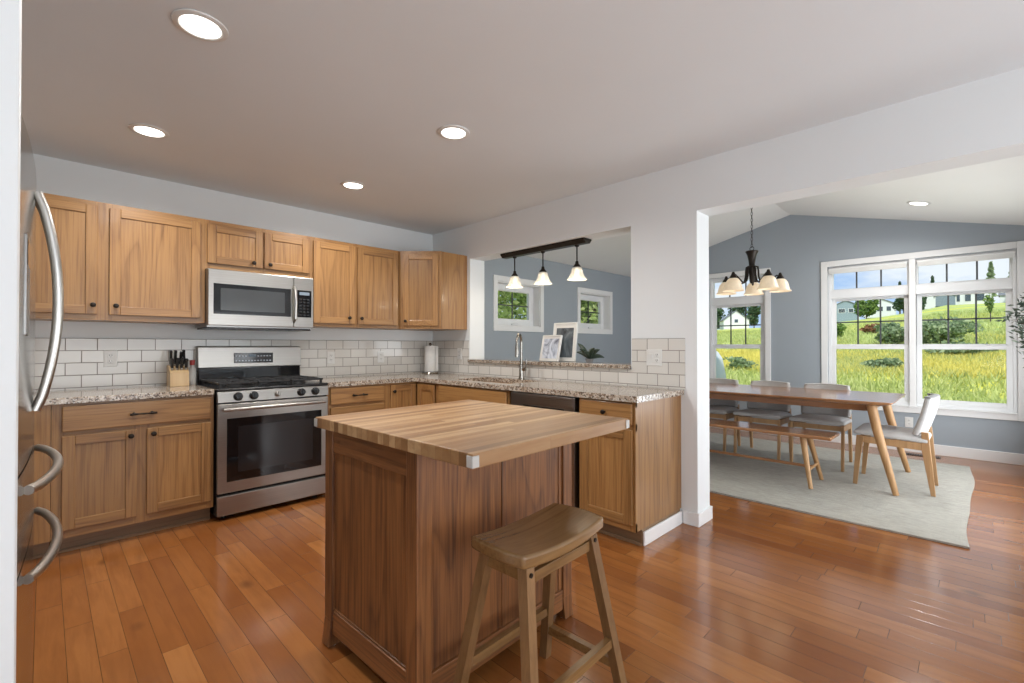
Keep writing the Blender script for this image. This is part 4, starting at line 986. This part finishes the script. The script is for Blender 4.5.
# floor vent
r = thing('floor_vent', 'dark metal floor vent between the rug and the big window', 'floor vent', (3.72, -3.93, 0))
b = MB(); b.box(-0.055, 0.055, -0.155, 0.155, 0.0005, 0.004, M['bronze'], 0.0015); b.build('frame', r)
b = MB()
for k in range(14): b.box(-0.042, 0.042, -0.14 + k * 0.0205, -0.131 + k * 0.0205, 0.0042, 0.006, M['iron'])
b.build('grille', r)

# ------------------------------------------------------------------ lamps
def recessed(label, x, y, z, power, tilt=None, grp='recessed ceiling lights'):
    r = thing('recessed_light', label, 'ceiling light', (x, y, z), 0, grp)
    if tilt: r.rotation_euler = tilt
    MB().lathe([(0.070, -0.002), (0.094, -0.002), (0.092, -0.006), (0.074, -0.010), (0.068, -0.006), (0.070, -0.002)], M['white'], 36).build('trim_ring', r)
    MB().lathe([(0, -0.004), (0.069, -0.004), (0.069, -0.0065), (0, -0.0065)], M['lens'], 32).build('lens', r)
    l = D.lights.new('recessed_glow', 'AREA'); l.shape = 'DISK'; l.size = 0.13; l.energy = power; l.color = (1, 0.975, 0.94); l.spread = R(160)
    o = D.objects.new('recessed_glow', l); COL.objects.link(o); o.parent = r; o.location = (0, 0, -0.012)
PW = 13
recessed('recessed round ceiling light nearest the camera, upper left of the photo', -2.67, -2.205, H, PW)
recessed('recessed round ceiling light in front of the left wall cabinets', -2.67, -0.945, H, PW)
recessed('recessed round ceiling light nearest the pass-through, above the island', -1.41, -2.185, H, PW)
recessed('recessed round ceiling light farthest back, near the corner cabinet', -1.405, -0.92, H, PW)
ty = -3.968; recessed('recessed round light in the sloped dining room ceiling', 2.967, ty, eave(ty), PW, (math.atan(SL), 0, 0), None)

# pendant bar under the pass-through soffit
r = thing('pendant_light', 'dark bronze bar with three small glass pendants in the pass-through', 'pendant light', (0.1, -1.56, 2.11))
b = MB(); b.prism([(-0.055, -0.0005), (0.055, -0.0005), (0.055, -0.012), (0.03, -0.040), (-0.03, -0.040), (-0.055, -0.012)], -0.50, 0.50, M['bronze'], 'y', 0.002)
b.build('canopy_bar', r)
for y in (0.355, -0.005, -0.388):
    b = MB(); b.tube([(0, y, -0.040), (0, y, -0.185)], 0.006, M['bronze'], 10); b.lathe([(0, -0.035), (0.022, -0.040), (0.018, -0.052), (0.008, -0.058), (0, -0.058)], M['bronze'], 16, T(0, y, 0)); st = b.build('stem', r)
    b = MB(); b.lathe([(0, -0.175), (0.012, -0.178), (0.016, -0.20), (0.034, -0.222), (0.036, -0.236), (0, -0.236)], M['bronze'], 20, T(0, y, 0)); b.build('socket', st)
    b = MB(); b.lathe([(0.030, -0.225), (0.042, -0.238), (0.048, -0.265), (0.055, -0.290), (0.070, -0.315), (0.087, -0.334), (0.084, -0.335), (0.067, -0.318), (0.052, -0.292), (0.045, -0.266), (0.039, -0.240), (0.029, -0.229)], M['clearshade'], 28, T(0, y, 0)); b.build('shade', st)
    b = MB(); b.lathe([(0, -0.237), (0.012, -0.238), (0.020, -0.262), (0.022, -0.280), (0.014, -0.298), (0, -0.303)], M['bulb'], 16, T(0, y, 0)); b.build('bulb', st)
    l = D.lights.new('pendant_glow', 'POINT'); l.energy = 2.2; l.color = (1, 0.85, 0.65); l.shadow_soft_size = 0.04
    o = D.objects.new('pendant_glow', l); COL.objects.link(o); o.parent = r; o.location = (0, y, -0.36)

# chandelier
CX, CY = 2.20, -2.676
r = thing('chandelier', 'dark bronze chandelier with five alabaster shades above the dining table', 'chandelier', (CX, CY, 0))
b = MB(); zc = eave(CY); b.lathe([(0, 0.0), (0.062, -0.012), (0.058, -0.022), (0.02, -0.038), (0, -0.04)], M['bronze'], 24, T(0, 0, zc - 0.003)); b.build('canopy', r)
b = MB(); z = zc - 0.035; k = 0
while z > 2.27:
    pts = [(0.009 * math.cos(a) if k % 2 else 0, 0 if k % 2 else 0.009 * math.cos(a), z - 0.02 + 0.021 * math.sin(a)) for a in [2 * math.pi * i / 10 for i in range(10)]]
    b.tube(pts, 0.0026, M['bronze'], 6, closed=True); z -= 0.034; k += 1
b.build('chain', r)
b = MB(); b.tube([(0, 0.02 * math.cos(a), 2.275 + 0.022 * math.sin(a)) for a in [2 * math.pi * i / 16 for i in range(16)]], 0.0035, M['bronze'], 8, closed=True)
b.lathe([(0, 2.256), (0.058, 2.252), (0.064, 2.244), (0.060, 2.236), (0.045, 2.205), (0.034, 2.15), (0.028, 2.095), (0.034, 2.075), (0.034, 2.03), (0.028, 2.0), (0.024, 1.93), (0.018, 1.91), (0, 1.90)], M['bronze'], 24); b.build('body', r, loc=(0, 0, -0.033))
for i in range(5):
    a = R(72 * i + 14); ca, sa = math.cos(a), math.sin(a)
    def A(rad, z): return (rad * ca, rad * sa, z)
    ctrl = [(0.030, 2.085), (0.056, 2.082), (0.062, 2.04), (0.064, 1.985), (0.080, 1.93), (0.120, 1.905), (0.165, 1.93), (0.205, 1.960), (0.240, 1.985), (0.265, 1.970)]
    b = MB(); b.tube([A(*c) for c in ctrl], [0.010, 0.010, 0.010, 0.010, 0.0095, 0.009, 0.009, 0.008, 0.008, 0.009], M['bronze'], 8); ar = b.build('arm', r, loc=(0, 0, -0.033))
    b = MB(); K = T(0.272 * ca, 0.272 * sa, 0)
    b.lathe([(0, 2.015), (0.012, 2.010), (0.020, 1.985), (0.034, 1.962), (0.040, 1.945), (0.030, 1.94), (0, 1.94)], M['bronze'], 18, K); b.build('socket', ar)
    b = MB(); b.lathe([(0.028, 1.950), (0.050, 1.938), (0.070, 1.908), (0.080, 1.870), (0.088, 1.838), (0.104, 1.815), (0.101, 1.813), (0.084, 1.836), (0.076, 1.868), (0.066, 1.905), (0.047, 1.934), (0.027, 1.946)], M['alabaster'], 28, K); b.build('shade', ar)
    b = MB(); b.lathe([(0, 1.938), (0.014, 1.935), (0.024, 1.90), (0.024, 1.88), (0.014, 1.86), (0, 1.855)], M['bulb'], 14, K); b.build('bulb', ar)
    l = D.lights.new('chandelier_glow', 'POINT'); l.energy = 0.3; l.color = (1, 0.82, 0.6); l.shadow_soft_size = 0.09
    o = D.objects.new('chandelier_glow', l); COL.objects.link(o); o.parent = r; o.location = (0.272 * ca, 0.272 * sa, 1.80)

# ------------------------------------------------------------------ things on the ledge
def artmat(name, stops, sc, dist):
    t = NT(name); f = t.noise(t.mapping(t.coord(), (sc, 1, sc * 0.8)), 1.0, 4, 0.6, dist)
    return t.base(t.ramp(f, stops), 0.12)
A1 = artmat('pale_blue_abstract', [(0.30, (0.12, 0.13, 0.17)), (0.42, (0.42, 0.47, 0.56)), (0.52, (0.62, 0.68, 0.78)), (0.66, (0.80, 0.82, 0.85))], 9, 1.6)
A2 = artmat('dark_grey_abstract', [(0.32, (0.05, 0.06, 0.07)), (0.5, (0.12, 0.145, 0.165)), (0.62, (0.22, 0.26, 0.29)), (0.74, (0.50, 0.53, 0.55))], 7, 1.0)
def frame(label, loc, rz, lean, w, h, art, border):
    r = thing('picture_frame', label, 'picture frame', loc, rz, 'leaning picture frames'); r.rotation_euler = (R(-lean), 0, R(rz))
    b = MB(); t = 0.012
    for q in ((-w / 2, -w / 2 + t, 0, h), (w / 2 - t, w / 2, 0, h), (-w / 2 + t, w / 2 - t, 0, t), (-w / 2 + t, w / 2 - t, h - t, h)): b.box(q[0], q[1], -0.010, 0.010, q[2], q[3], M['white'], 0.002)
    b.build('frame', r)
    b = MB(); b.box(-w / 2 + t, w / 2 - t, -0.004, 0.006, t, h - t, M['white']); b.build('mat_board', r)
    b = MB(); b.box(-w / 2 + t + border, w / 2 - t - border, -0.0055, -0.0042, t + border, h - t - border * 1.6, art); b.build('picture', r)
# frames face -X (towards the kitchen): local -Y -> -X, rz=-90
frame('small white-framed pale picture leaning on the ledge, in front of the taller frame', (0.075, -1.655, 1.0745), -96, 12, 0.235, 0.235, A1, 0.012)
frame('tall white-framed dark picture leaning at the back of the ledge', (0.155, -1.755, 1.0745), -88, 7, 0.255, 0.345, A2, 0.022)
r = thing('potted_succulent', 'small dark green leafy plant on the ledge, right of the frames', 'potted plant', (0.10, -2.075, 1.0715))
b = MB(); b.lathe([(0, 0), (0.026, 0), (0.034, 0.03), (0.036, 0.034), (0.031, 0.033), (0, 0.028)], M['pot'], 22); b.build('pot', r)
for i in range(9):
    a = R(i * 137.5); el = (0.75 if i == 0 else rnd.uniform(0.05, 0.9)); L2 = rnd.uniform(0.09, 0.14)
    if i == 0: a = R(80); L2 = 0.19
    dx, dy = math.cos(a), math.sin(a); pts = []; rs = []
    for k in range(7):
        t = k / 6; pts.append((dx * L2 * t * math.cos(el), dy * L2 * t * math.cos(el), 0.03 + L2 * t * math.sin(el) + 0.02 * math.sin(t * 3.1))); rs.append(0.002 + 0.017 * math.sin(math.pi * min(1, t * 0.92 + 0.06)))
    b = MB(); b.tube(pts, rs, M['succulent'], 8, flat=1.0); b.build('leaf', r)

# ------------------------------------------------------------------ olive tree at the right edge
def leaves_mesh(name, centers, size, mat, parent=None, aspect=0.5, rng=None, jitter=1.0):
    rng = rng or random.Random(1); V = []; F = []
    for c in centers:
        q = Euler((rng.uniform(0, 6.3), rng.uniform(0, 6.3), rng.uniform(0, 6.3))).to_matrix(); s = size * rng.uniform(0.6, 1.3); i = len(V)
        for p in ((0, -s, 0), (s * aspect, 0, 0.12 * s), (0, s, 0), (-s * aspect, 0, 0.12 * s)): V.append(Vector(c) + q @ Vector(p))
        F.append((i, i + 1, i + 2, i + 3))
    me = D.meshes.new(name); me.from_pydata([tuple(v) for v in V], [], F); me.materials.append(mat)
    o = D.objects.new(name, me); COL.objects.link(o)
    if parent is not None: o.parent = parent
    return o
r = thing('olive_tree', 'potted olive tree at the right edge beside the big window', 'potted tree', (3.42, -4.83 + 0.0, 0))
r.location = (3.25, -4.80, 0)
b = MB(); b.lathe([(0, 0), (0.10, 0), (0.13, 0.22), (0.135, 0.25), (0.118, 0.25), (0.115, 0.21), (0, 0.21)], M['pot'], 28); b.build('pot', r)
b = MB(); b.tube([(0, 0, 0.20), (0.01, 0.01, 0.6), (-0.01, 0.0, 1.0), (0.0, 0.02, 1.35), (0.01, 0.02, 1.62)], [0.020, 0.017, 0.014, 0.010, 0.004], M['bark'], 10)
tips = []
rg = random.Random(11)
brs = [((0.0, 0.01, 1.15), (-0.02, 0.15, 1.30)), ((0.0, 0.01, 1.3), (-0.05, 0.19, 1.44)), ((0, 0.01, 1.25), (0.02, 0.15, 1.50)), ((0, 0.02, 1.40), (-0.02, 0.12, 1.60)), ((0, 0.01, 1.0), (0.02, 0.11, 1.20)), ((0, 0, 1.2), (0.10, -0.06, 1.45)), ((0, 0, 1.3), (-0.13, -0.05, 1.52)), ((0, 0.02, 1.45), (0.05, 0.04, 1.72)), ((0, 0, 1.1), (-0.10, 0.02, 1.36))]
for p, q in brs:
    p, q = Vector(p), Vector(q); m = p.lerp(q, 0.5) + Vector((0, 0, 0.03)); b.tube([p, m, q], [0.006, 0.004, 0.002], M['bark'], 6)
    for k in range(60):
        t = rg.uniform(0.25, 1.2); tips.append(p.lerp(q, t) + Vector((rg.gauss(0, 0.03), rg.gauss(0, 0.03), rg.gauss(0, 0.03))))
b.build('trunk', r)
lo = leaves_mesh('foliage', tips, 0.032, M['olive'], r, 0.28, rg)
MB().lathe([(0, 0.212), (0.113, 0.212), (0.113, 0.2115), (0, 0.2115)], M['soil'], 24).build('soil', r)

# ------------------------------------------------------------------ outdoors
def lerp_tab(tab, x):
    if x <= tab[0][0]: return tab[0][1]
    for (a, va), (b_, vb) in zip(tab, tab[1:]):
        if x <= b_:
            t = (x - a) / (b_ - a); return va + (vb - va) * t
    return tab[-1][1]
TAB = [(0, -0.62), (17, -0.60), (26, -0.35), (35, 0.12), (45, 1.15), (60, 3.1), (80, 5.5), (110, 8.1), (150, 10.7), (210, 14.4), (420, 22.0)]
def ground_z(x, y):
    L = x + 3.1
    if L < 0: return -0.62
    z = lerp_tab(TAB, L)
    t = max(-0.6, min(3.0, (y + 4.34) / max(L, 8)))
    g = 0.49 + 0.51 * math.exp(-max(0, t - 0.03) / 0.13)
    if z > 1.215: z = 1.215 + (z - 1.215) * g
    return z
b = bmesh.new(); xsg = [-30, -10, 4.06] + [4.06 + 3 * i for i in range(1, 26)] + [80 + 6 * i for i in range(1, 30)] + [270, 330, 420]; ysg = [-160, -120] + [-90 + 4.5 * i for i in range(72)] + [250, 300]
VV = [[b.verts.new((x, y, ground_z(x, y))) for y in ysg] for x in xsg]
for i in range(len(xsg) - 1):
    for j in range(len(ysg) - 1): b.faces.new((VV[i][j], VV[i + 1][j], VV[i + 1][j + 1], VV[i][j + 1]))
gm_ = MB(); gm_._join(b, M['field']); go = gm_.build('meadow_ground', kind=STR, sharp=180)

# goldenrod and tall grass growing over the near half of the meadow
rg = random.Random(5); V = []; F = []; MI = []
from mathutils import noise as mn
cnt = 0
while cnt < 50000:
    L = 17 + 62 * rg.random() ** 0.9; t = rg.uniform(-0.10, 0.56); x = L - 3.1; y = -4.34 + t * L
    dn = mn.noise(Vector((x * 0.045, y * 0.09, 3.3))) + 0.5 * mn.noise(Vector((x * 0.16, y * 0.25, 7.1)))
    dens = 0.12 + max(0.0, dn) * 1.6 + (0.8 if 28 < L < 40 else 0)
    if rg.random() > dens: continue
    cnt += 1; yel = dn * 0.9 + (0.75 if 28 < L < 40 else 0.0) + rg.uniform(-0.35, 0.35) > 0.42; z = ground_z(x, y); h = rg.uniform(0.12, 0.42)
    for k in range(3):
        a = rg.uniform(0, 6.28); w2 = rg.uniform(0.015, 0.05); lx, ly = rg.gauss(0, 0.16), rg.gauss(0, 0.16); i = len(V); ox, oy = rg.gauss(0, .15), rg.gauss(0, .15)
        V += [(x + ox - w2 * math.cos(a), y + oy - w2 * math.sin(a), z), (x + ox + w2 * math.cos(a), y + oy + w2 * math.sin(a), z), (x + ox + lx, y + oy + ly, z + h)]
        F.append((i, i + 1, i + 2)); MI.append(1 if yel else 0)
me = D.meshes.new('goldenrod'); me.from_pydata(V, [], F); me.materials.append(M['grassblade']); me.materials.append(M['gold']); me.polygons.foreach_set('material_index', MI); o = D.objects.new('goldenrod', me); COL.objects.link(o)
tag(o, 'yellow goldenrod and tall grass growing across the meadow', 'wildflowers', None, 'stuff')

def plant(name, label, cat, x, y, h, wd, mat, nleaf=900, leaf=0.22, trunk=0.2, conical=False, seed=1, lobes=7, group=None, z=None, aspect=0.6):
    rg = random.Random(seed); zz = ground_z(x, y) if z is None else z
    r = thing(name, label, cat, (x, y, zz), 0, group); pts = []
    if conical:
        for k in range(nleaf):
            t = rg.random() ** 0.7; rad = wd / 2 * (1 - t) * (0.55 + 0.45 * rg.random()) * (0.8 + 0.35 * math.sin(t * 40)); a = rg.uniform(0, 6.28)
            pts.append((rad * math.cos(a), rad * math.sin(a), h * (trunk * 0.6 + (1 - trunk * 0.6) * t)))
    else:
        L = []
        for k in range(lobes):
            a = rg.uniform(0, 6.28); q = rg.uniform(0.1, 0.55); t = rg.uniform(0.2, 0.85)
            L.append((math.cos(a) * wd * 0.5 * q, math.sin(a) * wd * 0.5 * q, h * (trunk + (1 - trunk) * t), wd * rg.uniform(0.20, 0.30), h * (1 - trunk) * rg.uniform(0.20, 0.30)))
        for k in range(nleaf):
            cx_, cy_, cz_, ra, rb = rg.choice(L); d = Vector((rg.gauss(0, 1), rg.gauss(0, 1), rg.gauss(0, 1))).normalized() * (rg.random() ** 0.35)
            pts.append((cx_ + d.x * ra, cy_ + d.y * ra, max(0.05, cz_ + d.z * rb)))
    leaves_mesh('foliage', pts, leaf, mat, r, aspect, rg)
    b = MB(); b.tube([(0, 0, -0.1), (0.02 * wd, 0, h * 0.3), (0, 0.01 * wd, h * 0.75)], [max(0.03, h * 0.022), max(0.02, h * 0.016), 0.01], M['bark'], 8)
    if not conical:
        for k in range(5):
            a = k * 1.3; b.tube([(0, 0, h * 0.3), (math.cos(a) * wd * 0.25, math.sin(a) * wd * 0.25, h * 0.62)], [max(0.015, h * 0.01), 0.008], M['bark'], 6)
    b.build('trunk', r); return r
# trees close to the two small windows
plant('leafy_tree', 'sunlit leafy tree filling the left small window', 'tree', 4.6, 4.6, 7.2, 6.0, M['leafnear'], 11000, 0.085, 0.08, seed=21, lobes=16)
plant('leafy_tree', 'sunlit leafy tree behind the left part of the right small window', 'tree', 8.6, 4.4, 7.0, 6.0, M['leafnear'], 11000, 0.085, 0.08, seed=22, lobes=16)
plant('leafy_tree', 'dense green tree behind the right part of the right small window', 'tree', 12.5, 5.2, 7.4, 6.4, M['leafnear'], 9000, 0.10, 0.06, seed=23, lobes=16)
plant('leafy_tree', 'darker tree further behind the left small window', 'tree', 4.2, 10.5, 9.0, 8.0, M['leaf'], 5000, 0.24, 0.05, seed=24, lobes=16)
# meadow shrubs
plant('shrub', 'broad grey-green shrub in the meadow, right half of the big window', 'shrub', 41.9, -2.7, 2.0, 4.6, M['leafgrey'], 2200, 0.17, 0.03, seed=31, lobes=14)
plant('shrub', 'low grey-green shrub in front of the broad shrub, right half of the big window', 'shrub', 36.0, -3.6, 0.9, 4.2, M['leafgrey'], 1300, 0.15, 0.03, seed=32, lobes=9)
plant('shrub', 'grey-green shrub beside the centre post, left half of the big window', 'shrub', 42.7, 0.2, 1.7, 2.6, M['leafgrey'], 1400, 0.16, 0.03, seed=33, lobes=9)
plant('shrub', 'rusty red shrub in the meadow, left half of the big window', 'shrub', 54.5, 2.8, 0.9, 2.0, M['leafred'], 500, 0.16, 0.03, seed=34)
plant('shrub', 'small green shrub low at the left edge of the big window', 'shrub', 51.1, 4.9, 1.4, 1.7, M['leaf'], 500, 0.16, 0.03, seed=35)
plant('sapling', 'thin young tree in the meadow, far right of the big window', 'tree', 58.9, -5.5, 2.6, 0.9, M['leaf'], 200, 0.14, 0.12, seed=36, lobes=4)
plant('shrub', 'low dark shrub in the grass, seen through the left dining window', 'shrub', 25.4, 5.2, 0.75, 2.2, M['leafgrey'], 500, 0.11, 0.02, seed=37)
plant('shrub', 'low bushy weeds below the flower band, left half of the big window', 'shrub', 27.5, -1.15, 0.7, 2.3, M['leafgrey'], 600, 0.11, 0.02, seed=38)

def gable_house(name, label, cat, x, y, rz, w, d, eave_h, roof_h, wallm, wins=(), ov=0.3, z=None, doorx=None, dark=False, group=None, porch=False):
    zz = ground_z(x, y) - 0.3 if z is None else z
    r = thing(name, label, cat, (x, y, zz), rz, group)
    b = MB(); b.box(-w / 2, w / 2, -d / 2, d / 2, 0, eave_h, wallm); b.prism([(-w / 2, eave_h), (0, eave_h + roof_h), (w / 2, eave_h)], -d / 2, d / 2, wallm, 'y'); b.build('walls', r)
    sl = roof_h / (w / 2); b = MB()
    for sx in (-1, 1):
        xo = sx * (w / 2 + ov); b.prism([(0, eave_h + roof_h + 0.02), (xo, eave_h - sl * ov + 0.02), (xo, eave_h - sl * ov + 0.22), (0, eave_h + roof_h + 0.24)], -d / 2 - ov, d / 2 + ov, M['roof_grey'], 'y')
    b.build('roof', r)
    b = MB()
    for sx in (-1, 1): b.box(sx * w / 2 - 0.12, sx * w / 2 + 0.12, -d / 2 - 0.06, -d / 2 + 0.1, 0, eave_h - 0.05, M['siding_white'])
    b.build('corner_boards', r)
    for (wx, wz, ww, wh) in wins:
        f = MB(); f.box(wx - ww / 2 - 0.12, wx + ww / 2 + 0.12, -d / 2 - 0.08, -d / 2 - 0.005, wz - wh / 2 - 0.12, wz + wh / 2 + 0.12, M['siding_white']); fo = f.build('window', r)
        g = MB(); g.box(wx - ww / 2, wx + ww / 2, -d / 2 - 0.10, -d / 2 - 0.082, wz - wh / 2, wz + wh / 2, M['pane_dark']); g.build('pane', fo)
    return r
# houses on the crest; local -Y (gable front) turned to face the viewer (-X) with rz = -90
gable_house('house', 'blue-grey house with white corner trim on the hill, leftmost in the big window', 'house', 202, 28.5, -80, 7.6, 9, 5.6, 1.9, M['siding_grey'], [(-1.2, 3.9, 1.9, 1.3), (1.5, 3.9, 1.3, 1.3)])
gable_house('house', 'white house behind a round tree on the hill, left half of big window', 'house', 206, 19.0, -85, 8.5, 8, 4.6, 2.0, M['siding_white'], [(-2.4, 3.0, 1.2, 1.5), (0, 3.0, 1.6, 1.5), (2.4, 3.0, 1.2, 1.5)])
gable_house('house', 'white house partly behind a slate shed, right half of big window', 'house', 205, 5.6, -90, 7.4, 8, 4.6, 1.8, M['siding_white'], [(1.6, 3.4, 1.0, 1.5)])
gable_house('shed', 'slate-grey gabled shed with white corners on the hill', 'shed', 190, 1.6, -88, 4.6, 5, 3.0, 1.3, M['shed_grey'])
gable_house('house', 'white house with tall dark windows on the hill, right half of big window', 'house', 204, -3.6, -92, 9.6, 8, 4.5, 1.9, M['siding_white'], [(-2.9, 2.6, 1.8, 3.0), (-0.2, 2.6, 1.3, 3.0), (2.5, 2.6, 1.8, 3.0)])
gable_house('porch', 'low grey-roofed porch beside the white house, far right of big window', 'porch', 202, -12.4, -2, 5.0, 4.4, 2.4, 1.0, M['siding_white'], [(0, 1.4, 2.0, 1.4)])
gable_house('barn', 'white gabled barn with grey roof, seen through the left dining window', 'barn', 188, 62.5, -62, 8.6, 12, 3.6, 3.4, M['siding_white'], [(0, 3.2, 1.2, 1.2)])
plant('round_tree', 'round green tree on the hill between two houses, left half of big window', 'tree', 178, 19.3, 6.6, 7.4, M['leaf'], 1500, 0.45, 0.12, seed=41, lobes=10)
plant('dark_tree', 'dark spreading tree on the hill beside the centre post of big window', 'tree', 176, 10.2, 7.4, 6.6, M['leafdark'], 1600, 0.42, 0.10, seed=42, lobes=12)
plant('dark_tree', 'dark small tree at the left edge of the right half of big window', 'tree', 186, 7.0, 4.6, 4.0, M['leafdark'], 800, 0.4, 0.10, seed=43)
plant('round_tree', 'green tree on the hill at the far right of big window', 'tree', 196, -14.6, 5.2, 7.0, M['leaf'], 1200, 0.45, 0.10, seed=44, lobes=10)
plant('tall_tree', 'tall pale tree rising above the roofs, upper right of big window', 'tree', 236, -9.0, 15.6, 5.0, M['leafgrey'], 1300, 0.55, 0.30, True, seed=45)
plant('tall_tree', 'shorter pale tree right of the tall one above the roofs', 'tree', 240, -14.3, 13.6, 5.0, M['leafgrey'], 1000, 0.55, 0.30, True, seed=46)
plant('evergreen', 'pointed dark tree tip above the roof line, beside the centre post of big window', 'tree', 236, 16.2, 13.6, 4.0, M['leafdark'], 500, 0.5, 0.3, True, seed=47)
plant('evergreen', 'pointed dark tree tip in the lower left of the right transom window', 'tree', 236, 6.6, 13.0, 4.0, M['leafdark'], 500, 0.5, 0.3, True, seed=48)
for i, (x_, y_, h_, s_) in enumerate(((220, 81.5, 11.0, 8), (222, 73, 12.5, 8.5), (220, 65, 11.5, 8), (223, 58.5, 11.0, 8))):
    plant('woodland_tree', ['dark tree of the far tree line, left of the white barn roof', 'dark tree of the far tree line, just behind the white barn', 'dark tree of the far tree line, first to the right of the barn', 'dark tree of the far tree line, rightmost in left dining window'][i], 'tree', x_, y_, h_, s_, M['leafdark'], 1600, 0.55, 0.04, seed=50 + i, lobes=12, group='far tree line')
# covered object on the grass outside the left dining window
r = thing('patio_cover', 'pale grey rounded cover standing outside the left dining window', 'patio cover', (5.35, -0.93, -0.62), 0)
b = MB(); pf = [(-0.40, 0.0), (-0.40, 1.35), (-0.30, 1.66), (-0.16, 1.74), (0.0, 1.76), (0.08, 1.72), (0.16, 1.60), (0.22, 1.30), (0.30, 0.55), (0.34, 0.0)]
b.prism([(-p[0], p[1]) for p in pf], -0.3, 0.3, M['tarp'], 'x', 0.02); b.build('cover', r)
b = MB(); b.tube([(-0.305, -p[0], p[1]) for p in pf[2:]], 0.012, M['darkgrey'], 6); b.build('piping', r)
